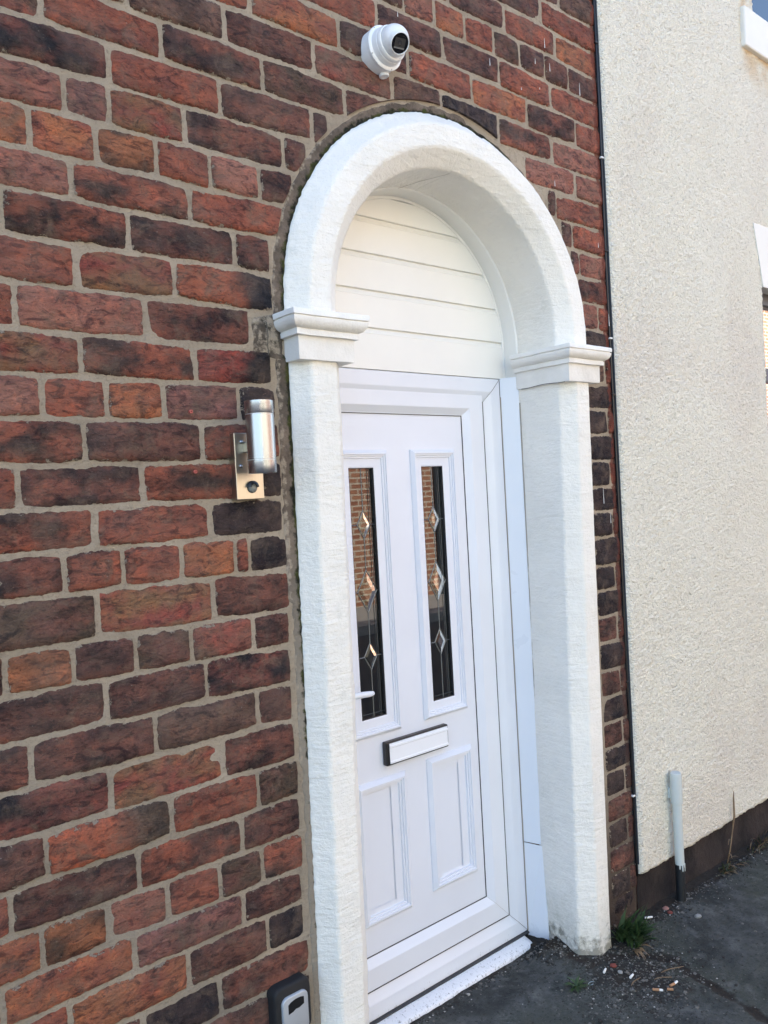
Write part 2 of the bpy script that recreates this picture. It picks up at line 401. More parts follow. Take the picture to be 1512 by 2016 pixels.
ROWS = [
    (-9, 3.3280, 3.2395, [0.641], None, 'RPP'),
    (-8, 3.2395, 3.1510, [0.342, 0.565], None, 'DDB'),
    (-7, 3.1510, 3.0625, [0.218, 0.465], None, 'BDR'),
    (-6, 3.0625, 2.9740, [0.033, 0.28, 0.529], None, 'BDRO'),
    (-5, 2.9740, 2.8855, [-0.241, -0.146, -0.025, 0.097, 0.224, 0.346, 0.469, 0.592], None, 'DDPORGDDD'),
    (-4, 2.8855, 2.7970, [-0.527, -0.247, -0.004, 0.243, 0.493], None, 'DRDDRR'),
    (-3, 2.7970, 2.7085, [-0.892, -0.647, -0.382, -0.14, 0.115, 0.368, 0.619], None, 'RRODROdR'),
    (-2, 2.7085, 2.6200, [-0.957, -0.721, -0.467, -0.204, -0.017, 0.227, 0.488], None, 'RBDbBKrP'),
    (-1, 2.6200, 2.5315, [-1.14, -0.883, -0.624, -0.373, -0.12, 0.343, 0.605], None, 'bRdGDDPP'),
    (0, 2.5315, 2.4440, [-1.006, -0.744, -0.484, 'C', 0.491], None, 'kRdDDR'),
    (1, 2.4440, 2.3557, [-1.105, -1.012, -0.839, -0.575, 'C', 0.574], None, 'PpgdDDR'),
    (2, 2.3557, 2.2686, [-1.177, -1.044, -0.911, -0.781, -0.649, 'C', 0.603], None, 'OOoRPDdP'),
    (3, 2.2686, 2.1846, [-1.101, -0.836, 'C'], None, 'PrRdD'),
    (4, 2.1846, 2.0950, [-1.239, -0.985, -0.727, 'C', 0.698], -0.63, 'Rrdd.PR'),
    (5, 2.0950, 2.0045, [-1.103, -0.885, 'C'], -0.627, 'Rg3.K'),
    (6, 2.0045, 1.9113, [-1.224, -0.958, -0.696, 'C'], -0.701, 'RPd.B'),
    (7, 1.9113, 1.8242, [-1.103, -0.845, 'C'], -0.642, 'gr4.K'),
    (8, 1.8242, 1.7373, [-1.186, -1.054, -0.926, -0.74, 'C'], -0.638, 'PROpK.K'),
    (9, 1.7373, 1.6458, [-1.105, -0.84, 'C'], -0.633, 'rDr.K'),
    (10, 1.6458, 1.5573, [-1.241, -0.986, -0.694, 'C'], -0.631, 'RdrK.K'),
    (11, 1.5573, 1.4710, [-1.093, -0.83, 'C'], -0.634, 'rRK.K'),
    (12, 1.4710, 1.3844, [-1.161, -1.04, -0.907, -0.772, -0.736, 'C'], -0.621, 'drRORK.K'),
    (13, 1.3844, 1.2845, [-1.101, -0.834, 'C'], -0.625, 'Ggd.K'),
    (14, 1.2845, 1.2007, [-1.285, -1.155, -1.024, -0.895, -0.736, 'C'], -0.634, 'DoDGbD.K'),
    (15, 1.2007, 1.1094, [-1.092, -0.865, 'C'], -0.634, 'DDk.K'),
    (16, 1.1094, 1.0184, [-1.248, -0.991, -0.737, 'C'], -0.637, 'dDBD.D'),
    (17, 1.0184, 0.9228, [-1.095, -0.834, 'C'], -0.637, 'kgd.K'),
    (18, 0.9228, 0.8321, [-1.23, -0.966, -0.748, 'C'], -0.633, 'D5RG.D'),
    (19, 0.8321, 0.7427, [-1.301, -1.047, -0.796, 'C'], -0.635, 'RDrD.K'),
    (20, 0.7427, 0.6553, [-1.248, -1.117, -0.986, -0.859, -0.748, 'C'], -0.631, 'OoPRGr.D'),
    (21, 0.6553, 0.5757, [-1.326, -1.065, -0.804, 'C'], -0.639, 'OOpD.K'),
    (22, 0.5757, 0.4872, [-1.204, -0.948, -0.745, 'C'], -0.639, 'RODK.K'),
    (23, 0.4872, 0.3987, [-1.057, -0.875, 'C'], -0.629, 'DKd.K'),
    (24, 0.3987, 0.3102, [-1.009, -0.739, 'C'], -0.632, 'DDK.K'),
    (25, 0.3102, 0.2217, [-1.049, -0.8, 'C'], -0.638, 'DRD.K'),
    (26, 0.2217, 0.1332, [-1.11, -0.833, 'C'], -0.644, 'DRD.K'),
]

def stuff_rows():
    r = []
    z = ROWS[0][1]; k = ROWS[0][0]
    while z < 5.3: r.append((z+.0885, z, k-1)); z += .0885; k -= 1
    z = ROWS[-1][2]; k = ROWS[-1][0]
    while z > .03: r.append((z, max(.0, z-.0885), k+1)); z -= .0885; k += 1
    return r
stuffV, stuffF, stuffC = [], [], []
def stuff_brick(x0, x1, z0, z1, seed):
    V, F, C, c0 = brick_mesh(x0, x1, z0, z1, 'K' if x0 > .5 and z0 < .9 else random.Random(seed).choice('PRDDrdgBRRkO'), seed, -1 if x0 < 0 else 1, False)
    n = len(stuffV); stuffV.extend([(v[0]+c0[0], v[1]+c0[1], v[2]+c0[2]) for v in V]); stuffF.extend([tuple(i+n for i in f) for f in F]); stuffC.extend(C)
def set_tone(me, C):
    ca = me.color_attributes.new('tone', 'FLOAT_COLOR', 'POINT'); ca.data.foreach_set('color', [q for c_ in C for q in c_])
JW = .0012
seed = 0
def add_brick(x0, x1, zb, zt, code, side, sagx=True):
    global seed
    seed += 1
    sg = lambda x: -.018*min(1, max(0, (x+.2)/.9))
    dz = sg((x0+x1)/2)
    x0 += JW; x1 -= JW; z0 = zb+.0008+dz; z1 = zt-.0008+dz
    if x1-x0 < .012: return
    cz = (z0+z1)/2
    if cz > ZS and math.hypot((x0+x1)/2, cz-ZS) < .60 and math.hypot(x0 if side < 0 else x1, z1-ZS) < .645: return
    V, F, C, c0 = brick_mesh(x0, x1, z0, z1, code, seed, side)
    me = mesh('brick', V, F); set_tone(me, C)
    o = link('brick', me, M_BRICK, None, True, c0)
    o.parent = HOUSE; o.matrix_parent_inverse = Matrix.Translation(-HOUSE.location)
HEADER = {2, 8, 12, 14, 20, -5}
for k, zt, zb, js, xl, cc in ROWS:
    cc = list(cc); ci = 0
    groups = [[]]
    for j in js:
        if j == 'C': groups.append([])
        else: groups[-1].append(j)
    split = len(groups) > 1
    # left group
    g = groups[0]
    if split:
        zc = (zt+zb)/2
        lim = xl if xl is not None else -(math.sqrt(max(.0, .60**2-max(0, zb-ZS)**2)) if zb > ZS-.01 else .60)
        pts = [g[0]-(.131 if k in HEADER else .262)]+g+[lim-JW*.2]
    else:
        pts = [g[0]-(.131 if k in HEADER else .262)]+g+[XE+.006]
    for i in range(len(pts)-1):
        code = cc[min(ci, len(cc)-1)]; ci += 1
        if code == '.': code = 'D'
        add_brick(pts[i], pts[i+1], zb, zt, code, -1 if pts[i] < 0 else 1)
    left_end = pts[0]
    if split:
        rest = [c_ for c_ in cc[ci:] if c_ != '.'] or ['K']
        g2 = groups[1]; zc = (zt+zb)/2
        st = .61 if zb < ZS+.05 else math.sqrt(max(.01, .60**2-max(0, zb-.02-ZS)**2))
        if st < .3: st = .0
        mids = list(g2)
        if k >= 6 and k % 2 == 0: mids = [.722]
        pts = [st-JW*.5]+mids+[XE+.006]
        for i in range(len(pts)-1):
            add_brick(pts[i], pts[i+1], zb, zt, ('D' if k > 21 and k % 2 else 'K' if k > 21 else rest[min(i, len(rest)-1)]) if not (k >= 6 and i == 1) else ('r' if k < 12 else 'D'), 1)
    # bricks outside the picture, further along the same course
    x = left_end; q = 0
    while x > -5:
        wd = .131 if k in HEADER else .262
        stuff_brick(x-wd+JW, x-JW, zb+.0008, zt-.0008, k*100+q+5000); x -= wd; q += 1
for zt, zb, k in stuff_rows():
    x = XE - (.0 if k % 2 else .131); q = 0
    if k % 2 == 0: stuff_brick(XE-.131+JW, XE-.002, zb+.0008, zt-.0008, k*77+9)
    while x > -5:
        if not (zt < 1 and x-.262 < .62 and x > -.62): stuff_brick(x-.262+JW, x-JW, zb+.0008, zt-.0008, k*100+q+9000)
        elif x > .62: stuff_brick(.612, min(x, XE)-JW, zb+.0008, zt-.0008, k*100+q+9000)
        x -= .262; q += 1
me = mesh('brickwork', stuffV, stuffF); set_tone(me, stuffC)
o = link('brickwork', me, M_BRICK, None, True); o.parent = HOUSE; o.matrix_parent_inverse = Matrix.Translation(-HOUSE.location); o['kind'] = 'stuff'

# mortar face (with the doorway left open)
gx = lin(-5, -1.35, 20)+lin(-1.35, XE, 150)+[XE]; gz = lin(-.05, 3.4, 240)+lin(3.4, 5.35, 12)+[5.35]
V = []; F = []
for z in gz:
    for x in gx:
        y = -.0012*fbm(x, 0, z, 30, 3) if -1.4 < x < XE-.02 and z < 3.4 else 0
        V.append((x, y, z))
n = len(gx)
for j in range(len(gz)-1):
    for i in range(n-1):
        x = (gx[i]+gx[i+1])/2; z = (gz[j]+gz[j+1])/2
        if (z < ZS and abs(x) < .545) or (z >= ZS and math.hypot(x, z-ZS) < .545): continue
        k = j*n+i; F.append((k, k+1, k+n+1, k+n))
o = link('mortar', mesh('mortar', V, F), M_MORTAR, None, True); o.parent = HOUSE; o.matrix_parent_inverse = Matrix.Translation(-HOUSE.location)

# rest of the house: cross walls and pitched roof
M_PLAIN = simple('plain_masonry', (.25, .12, .09), .9); M_SLATE = simple('roof_slate', (.06, .065, .075), .7)
b = MB(); b.box((-5, .005, -.1), (-.62, .25, 5.35)); b.box((.62, .005, -.1), (.754, .25, 5.35)); b.box((-.62, .005, 2.68), (.62, .25, 5.35))
b.box((-5, 8, -.1), (.754, 8.25, 5.35)); b.box((-5, .25, -.1), (-4.75, 8, 5.35)); b.box((.50, .25, -.1), (.754, 8, 5.35))
part(b, 'wall_core', M_PLAIN)
b = MB(); b.add([(-5.1, -.15, 5.36), (.754, -.15, 5.36), (.754, 4.1, 7.6), (-5.1, 4.1, 7.6), (-5.1, 8.4, 5.36), (.754, 8.4, 5.36)], [(0, 1, 2, 3), (3, 2, 5, 4), (0, 3, 4), (1, 5, 2), (0, 4, 5, 1)])
part(b, 'roof', M_SLATE)
M_HALL = simple('hall_wall', (.42, .41, .39), .8)
b = MB(); b.box((-.58, .50, -.02), (.49, 3.5, 0.0)); b.box((-.60, .26, 0), (-.58, 3.5, 2.6)); b.box((.47, .26, 0), (.49, 3.5, 2.6)); b.box((-.60, .26, 2.6), (.49, 3.5, 2.62)); b.box((-.6, 3.5, 0), (.49, 3.52, 2.6))
part(b, 'hallway', M_HALL)

# ---------------------------------------------------------------- stone surround
def subdiv(prof, step=.008):
    out = [prof[0]]
    for a_, b_ in zip(prof, prof[1:]):
        n_ = max(1, int(math.hypot(b_[0]-a_[0], b_[1]-a_[1])/step))
        for i in range(1, n_+1): out.append((a_[0]+(b_[0]-a_[0])*i/n_, a_[1]+(b_[1]-a_[1])*i/n_))
    return out
def soften(p, it=1):
    for _ in range(it):
        p = [p[0]]+[((p[i-1][0]+2*p[i][0]+p[i+1][0])/4, (p[i-1][1]+2*p[i][1]+p[i+1][1])/4) for i in range(1, len(p)-1)]+[p[-1]]
    return p
def sweep_jamb(side):
    # profile knots: (radius at top, radius at foot, y)
    if side < 0: K = [(.597, .612, .03), (.597, .612, -.002), (.5605, .577, PY), (.484, .508, PY), (.4463, .462, QY), (.4437, .452, .20)]
    else: K = [(.600, .580, .03), (.600, .580, -.002), (.5539, .5265, PY), (.4895, .463, PY), (.4514, .4105, QY), (.4437, .440, .165)]
    top = subdiv([(k[0], k[2]) for k in K])
    # foot profile with the same subdivision
    cnt = []; P0 = [(k[0], k[2]) for k in K]; P1 = [(k[1], k[2]) for k in K]
    bot = [P1[0]]
    for i in range(len(K)-1):
        a_, b_ = P0[i], P0[i+1]; n_ = max(1, int(math.hypot(b_[0]-a_[0], b_[1]-a_[1])/.008))
        for q in range(1, n_+1): bot.append((P1[i][0]+(P1[i+1][0]-P1[i][0])*q/n_, P1[i][1]+(P1[i+1][1]-P1[i][1])*q/n_))
    zs_ = lin(-.03, 1.888, 210)+[1.888]; V = []; F = []; n_ = len(top)
    for z in zs_:
        f = (1.84-z)/1.56; f = max(0, min(1.2, f))
        for (a0, y0), (a1, _) in zip(top, bot):
            r = a0+(a1-a0)*f; x = side*r; y = y0
            nn = .0020*fbm(x, y, z, 7, 3)+.0009*fbm(x, y, z, 45, 3)+.0006*mn.noise(Vector((x*12, y*12, z*150)))
            y -= nn*(1 if y0 < .0 else .2); x -= side*nn*.8
            if r > .57 and y0 > -.02: x += side*(.0022*fbm(z, 0, 7, 60, 3))
            if side > 0 and z < .16: q = (1-z/.16)**2; y -= .006*q*(1 if y0 < 0 else 0); x -= .004*q
            V.append((x, y, z))
    for j in range(len(zs_)-1):
        for i in range(n_-1): k = j*n_+i; F.append((k, k+1, k+n_+1, k+n_) if side < 0 else (k, k+n_, k+n_+1, k+1))
    o = link('stone_jamb', mesh('stone_jamb', V, F), M_STONE, None, True)
    o.parent = HOUSE; o.matrix_parent_inverse = Matrix.Translation(-HOUSE.location); return o
sweep_jamb(-1)['label'] = 'left white painted stone door jamb'
sweep_jamb(1)['label'] = 'right white painted stone door jamb'
prof = subdiv([(RO, .03), (RO, -.004), (RB, PY), (RC, PY), (RI, QY), (RE, .165)])
def arch_half(a0, a1, z_drop, side):
    """half of the arch; angles measured from +x"""
    V = []; F = []; n_ = len(prof); N = 130
    steps = [('z', ZS-z_drop+z_drop*i/4) for i in range(4)] if z_drop else []
    angs = [a0+(a1-a0)*i/N for i in range(N+1)]
    rows_ = []
    for s_, z in steps: rows_.append((a0, z-ZS))
    for a_ in angs: rows_.append((a_, 0))
    for a_, dz in rows_:
        gap = min(1, abs(a_-math.pi/2)/.004)
        for r0, y0 in prof:
            r = r0; ca, sa = math.cos(a_), math.sin(a_)
            x = r*ca; z = ZS+r*sa+dz; y = y0
            nn = .0020*fbm(x, y, z, 7, 3)+.0009*fbm(x, y, z, 45, 3)
            if r0 > .58: r += .0025*fbm(x, 3, z, 60, 3) - (.006 if .02 < a_-1.30 < .10 else 0)
            y -= nn*(1 if y0 < .05 else .2) - (1-gap)*.0015; r += nn*.7+(1-gap)*.0012*(1 if y0 > 0 else 0)
            V.append((r*ca, y, ZS+r*sa+dz))
    for j in range(len(rows_)-1):
        for i in range(n_-1): k = j*n_+i; F.append((k, k+n_, k+n_+1, k+1) if side > 0 else (k, k+1, k+n_+1, k+n_))
    o = link('arch_stone', mesh('arch_stone', V, F), M_STONE, None, True)
    o.parent = HOUSE; o.matrix_parent_inverse = Matrix.Translation(-HOUSE.location)
arch_half(0, math.pi/2, .032, 1); arch_half(math.pi, math.pi/2, .032, -1)
# hairline joint at the crown: across the face and soffit
b = MB(); P = []
for r0, y0 in prof[5:]:
    P.append((.003+.004*fbm(r0, y0, 1, 40, 2)-max(0, y0)*.45, y0-.0010*(1 if y0 < .02 else 0), math.sqrt(max(0, r0*r0-(max(0, y0)*.45)**2))+ZS-(.0012 if y0 > -.03 else 0)))
b.tube([p for p in P if p[1] > -.004], .0005, 4); part(b, 'crack', simple('paint_crack', (.50, .48, .42), .9))

def capital(side):
    xi, xo, yf = .437, .604, -.062; yb = .158 if side > 0 else .150
    prof_ = [(-.001, 1.886), (0, 1.889), (0, 1.9395), (.0005, 1.9415), (.0105, 1.9425), (.0110, 1.9550), (.0085, 1.9562), (.0085, 1.9575), (.0150, 1.9595), (.0215, 1.9640), (.0262, 1.9710), (.0285, 1.9780), (.0288, 1.9830), (.0255, 1.9843), (.0255, 1.9855), (.0305, 1.9865), (.0310, 1.9970), (.0290, 2.0000)]
    V = []; F = []
    def loop(o_, z):
        cor = [(xo+o_, .02), (xo+o_, yf-o_), (xi-o_, yf-o_), (xi-o_*.9, yb)]
        pts = []
        for (ax, ay), (bx, by) in zip(cor, cor[1:]):
            n_ = max(2, int(math.hypot(bx-ax, by-ay)/.012))
            for q in range(n_): pts.append((ax+(bx-ax)*q/n_, ay+(by-ay)*q/n_))
        pts.append(cor[-1]); return pts
    base_n = len(loop(0, 0))
    def fixed(o_, z):   # same point count for each level
        cor = [(xo+o_, .02), (xo+o_, yf-o_), (xi-o_, yf-o_), (xi-o_*.9, yb)]; ns = [7, 14, 17]; pts = []
        for (ax, ay), (bx, by), n_ in zip(cor, cor[1:], ns):
            for q in range(n_): pts.append((ax+(bx-ax)*q/n_, ay+(by-ay)*q/n_))
        pts.append(cor[-1]); return pts
    L = []
    for o_, z in prof_:
        p = fixed(o_, z); L.append(len(p))
        for x, y in p:
            nn = .0012*fbm(x*side, y, z, 25, 3)
            V.append((side*(x+nn), y-nn, z+.0014*fbm(x*side, y, z, 16, 2)))
    n_ = L[0]
    for j in range(len(prof_)-1):
        for i in range(n_-1): k = j*n_+i; F.append((k, k+1, k+n_+1, k+n_))
    # top (sloping up slightly to the arch) and underside
    for lvl, zz in ((len(prof_)-1, 2.006), (0, 1.886)):
        s0 = len(V); V.append((side*.52, -.01, zz)); V.append((side*.52, .06, zz))
        base = lvl*n_
        for i in range(n_-1): F.append((base+i, base+i+1, s0 if i < 21 else s0+1))
        F.append((s0, s0+1, base+21))
    me = mesh('capital', V, F); bm = bmesh.new(); bm.from_mesh(me); bmesh.ops.recalc_face_normals(bm, faces=bm.faces); bm.to_mesh(me); bm.free()
    o = link('capital', me, M_CAPITAL); o.parent = HOUSE; o.matrix_parent_inverse = Matrix.Translation(-HOUSE.location)
    for p in me.polygons: p.use_smooth = True
    me.set_sharp_from_angle(angle=math.radians(38)); return o
capital(-1)['label'] = 'moulded white capital on the left jamb'; capital(1)['label'] = 'moulded white capital on the right jamb'
# paint-filled joint lines below the capitals and between arch and reveal
b = MB()
b.tube([(.436, yy, 1.8865+.002*math.sin(yy*40)) for yy in lin(-.045, .15, 14)], .0010, 5); part(b, 'crack', M_CRACK)

# cement fillet round the surround
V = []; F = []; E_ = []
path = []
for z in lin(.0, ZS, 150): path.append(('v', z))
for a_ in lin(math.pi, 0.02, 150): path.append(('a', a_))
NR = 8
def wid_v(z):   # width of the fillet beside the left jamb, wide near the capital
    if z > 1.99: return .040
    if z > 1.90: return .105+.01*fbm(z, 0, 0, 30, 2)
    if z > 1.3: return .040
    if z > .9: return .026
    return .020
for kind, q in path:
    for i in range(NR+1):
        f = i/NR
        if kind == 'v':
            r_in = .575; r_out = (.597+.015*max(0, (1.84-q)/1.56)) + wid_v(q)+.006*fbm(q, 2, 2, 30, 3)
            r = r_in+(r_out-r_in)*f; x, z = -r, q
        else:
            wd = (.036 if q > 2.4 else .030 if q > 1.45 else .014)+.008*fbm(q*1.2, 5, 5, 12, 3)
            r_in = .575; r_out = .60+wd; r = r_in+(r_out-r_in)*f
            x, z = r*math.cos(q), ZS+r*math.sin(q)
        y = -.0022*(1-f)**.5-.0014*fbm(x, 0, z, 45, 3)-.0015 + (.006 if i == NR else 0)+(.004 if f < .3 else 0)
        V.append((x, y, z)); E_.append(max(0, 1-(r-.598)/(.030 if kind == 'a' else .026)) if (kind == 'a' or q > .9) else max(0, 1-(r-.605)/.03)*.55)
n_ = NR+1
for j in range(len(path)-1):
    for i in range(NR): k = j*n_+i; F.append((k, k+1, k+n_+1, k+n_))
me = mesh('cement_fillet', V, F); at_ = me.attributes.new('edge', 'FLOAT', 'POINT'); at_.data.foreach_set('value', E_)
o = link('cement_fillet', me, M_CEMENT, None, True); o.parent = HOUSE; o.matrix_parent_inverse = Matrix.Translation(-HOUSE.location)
# dark mortar beside the right jamb
b = MB()
b.tube([(-.655+.004*fbm(z, 1, 1, 30, 2), -.0068, z) for z in lin(1.90, 1.985, 14)], .0011, 4); part(b, 'crack', M_CRACK)

# paint drips and old wall plugs
M_DRIP = simple('white_paint_drip', (.8, .78, .74), .5)
for x, z, l_ in [(.462,3.003,.04),(.483,2.928,.033),(.19,2.856,.028),(.409,2.922,.022),(.641,2.909,.054),(.333,2.809,.011),(.425,2.834,.008),(.479,2.358,.033),(-.18,2.872,.019),(.479,2.547,.023),(.704,2.38,.02),(.745,2.14,.053),(.662,1.538,.07),(.697,1.448,.044)]:
    b = MB(); b.lathe((x, -.0125, z-l_*.8), (0, 0, 1), [(0, .0004), (.001, .0013), (l_*.4, .0008), (l_*.8, .0004)], 6); part(b, 'paint_drip', M_DRIP)
M_PLUG = simple('red_plastic_plug', (.45, .10, .08), .5)
for x, z in ((-.868, 1.759), (-.8656, 1.625)):
    b = MB(); b.lathe((x, -.004, z), (0, -1, 0), [(0, .0042), (.007, .0042), (.0072, .0022), (.003, .0018)], 14); part(b, 'wall_plug', M_PLUG)

# ---------------------------------------------------------------- arched panel over the door
def arc_strip(prof_, a0=0., a1=math.pi, N=72, drop=0.):
    V = []; F = []; A_ = []
    if drop: A_ += [(a0, -drop)]
    A_ += [(a0+(a1-a0)*i/N, 0) for i in range(N+1)]
    if drop: A_ += [(a1, -drop)]
    for a_, dz in A_:
        for r, y in prof_: V.append((r*math.cos(a_), y, ZS+r*math.sin(a_)+dz))
    n_ = len(prof_)
    for j in range(len(A_)-1):
        for i in range(n_-1): k = j*n_+i; F.append((k, k+1, k+n_+1, k+n_))
    return V, F
b = MB(); b.add(*arc_strip([(.470, .150), (.4425, .150), (.4405, .1525), (.4395, .1535), (.4375, .205), (.4330, .2055), (.4325, .2045), (.431, .203), (.428, .203), (.4265, .2055), (.4265, .215)], drop=.102))
part(b, 'arch_liner', M_PVC_CREAM, angle=35)
ZP = [1.9278, 2.0534, 2.1657, 2.2757, 2.384, 2.48]
PANEL = MB()
pl = None
fan = bpy.data.objects.new('fanlight_panel', None); COL.objects.link(fan); fan.location = (0, .206, 1.93); fan.parent = HOUSE; fan.matrix_parent_inverse = Matrix.Translation(-HOUSE.location)
def fan_child(b, name, mat, **k):
    o = b.obj(name, mat, None, **k); o.parent = fan; o.matrix_parent_inverse = Matrix.Translation(-fan.location); return o
RP = .4315
for i in range(5):
    z0, z1 = ZP[i], ZP[i+1]
    lv = [(z0, .216), (z0+.0002, .2055), (z0+.0015, .2045), (z1-.0215, .2045), (z1-.0205, .2058), (z1-.0190, .2058), (z1-.0185, .2046), (z1-.0012, .2140), (z1, .2144), (z1, .218)]
    if i == 4: lv = lv[:3]+[(z, .2045) for z in lin(z0+.005, ZS+RP-.002, 12)]
    V = []; F = []
    for z, y in lv:
        hw = RP if z <= ZS else math.sqrt(max(1e-5, RP**2-(z-ZS)**2))
        V += [(-hw, y, z), (hw, y, z)]
    # extra levels so that the ends follow the arch
    lv2 = []
    for (za, ya), (zb_, yb_) in zip(lv, lv[1:]):
        nn = max(1, int((zb_-za)/.01))
        for q in range(nn): lv2.append((za+(zb_-za)*q/nn, ya+(yb_-ya)*q/nn))
    lv2.append(lv[-1]); V = []
    for z, y in lv2:
        hw = RP if z <= ZS else math.sqrt(max(1e-5, RP**2-(z-ZS)**2))
        V += [(-hw, y, z), (hw, y, z)]
    for k in range(len(lv2)-1): F.append((2*k, 2*k+1, 2*k+3, 2*k+2))
    b = MB(); b.add(V, F); fan_child(b, 'plank', M_PVC_CREAM)
b = MB(); b.box((-.445, .2165, 1.926), (.4365, .24, 2.50)); fan_child(b, 'backing_board', M_PVC_CREAM)

# ---------------------------------------------------------------- door frame, leaf, sill
FX0, FX1, FZ0, FZ1 = -.505, .405, .020, 1.9262
b = MB(); b.ring(FX0, FX1, FZ0, FZ1, [(0, .26), (0, .208), (.002, .206), (.043, .206), (.0455, .2065), (.0750, .2200), (.0795, .2215), (.0795, .262)])
part(b, 'door_frame', M_PVC_DIRTY)
b = MB()
for sx, sz in ((1, 0), (1, 1)):       # mitre joints
    xx = FX1 if sx else FX0; zz = FZ1 if sz else FZ0; s2 = -1 if sz else 1
    b.tube([(xx-.002, .2052, zz+s2*.002), (xx-.043, .2052, zz+s2*.043), (xx-.079, .2153, zz+s2*.079)], .0007, 4)
part(b, 'mitre_joint', M_CRACK)
b = MB(); b.ring(FX0+.0765, FX1-.0765, FZ0+.0765, FZ1-.0765, [(0, .225), (.001, .2155), (.0060, .2145), (.0066, .255)]); part(b, 'gasket', M_GASKET)
DOOR = bpy.data.objects.new('door', None); COL.objects.link(DOOR); DOOR.location = (-.05, .22, .1); DOOR.parent = HOUSE; DOOR.matrix_parent_inverse = Matrix.Translation(-HOUSE.location)
def dpart(b, name, mat, **k):
    o = b.obj(name, mat, None, **k); o.parent = DOOR; o.matrix_parent_inverse = Matrix.Translation(-DOOR.location); return o
LX0, LX1, LZ0, LZ1 = -.335, .2350, .190, 1.8010
SX0, SX1, SZ0, SZ1 = -.4225, .3215, .1025, 1.8830
# bottom bevel faces up: rings are asymmetric, so build four mitred rails by hand
def rails(o, i_, prof_):
    """o, i_: (x0,x1,z0,z1) outer and inner rectangles; prof_: (fraction, y)"""
    V = []; F = []
    for f, y in prof_:
        x0, x1, z0, z1 = [o[q]+(i_[q]-o[q])*f for q in range(4)]
        V += [(x0, y, z0), (x1, y, z0), (x1, y, z1), (x0, y, z1)]
    for k in range(len(prof_)-1):
        for q in range(4): j = (q+1) % 4; F.append((k*4+q, k*4+j, (k+1)*4+j, (k+1)*4+q))
    return V, F
b = MB(); b.add(*rails((SX0, SX1, SZ0, SZ1), (LX0, LX1, LZ0, LZ1), [(0, .255), (0, .2140), (.02, .212), (.70, .212), (.73, .2125), (.975, .2285), (1., .2290), (1., .26)]))
dpart(b, 'sash', M_PVC_DIRTY)
b = MB(); b.tube([(SX1-.002, .2112, SZ0+.002), (SX1-.062, .2112, SZ0+.062), (LX1+.002, .2282, LZ0-.002)], .0004, 4); dpart(b, 'mitre_joint', M_SEAL)
b = MB(); b.add(*rails((LX0, LX1, LZ0, LZ1), (LX0+.0022, LX1-.0022, LZ0+.0022, LZ1-.0022), [(0, .2292), (0, .2288), (1, .2288), (1, .232)])); dpart(b, 'gasket', M_GASKET)
G = [(-.2502, -.1548), (.0412, .1350)]; GZ = (.8880, 1.6362)
xs_ = [LX0, G[0][0], G[0][1], G[1][0], G[1][1], LX1]; zs_ = [LZ0, .3250, .6680, GZ[0], GZ[1], LZ1]
V = [(x, .2315, z) for z in zs_ for x in xs_]; F = []
for j in range(5):
    for i in range(5):
        if j in (1, 3) and i in (1, 3): continue
        k = j*6+i; F.append((k, k+1, k+7, k+6))
b = MB(); b.add(V, F); dpart(b, 'door_panel', M_PVC_LEAF)
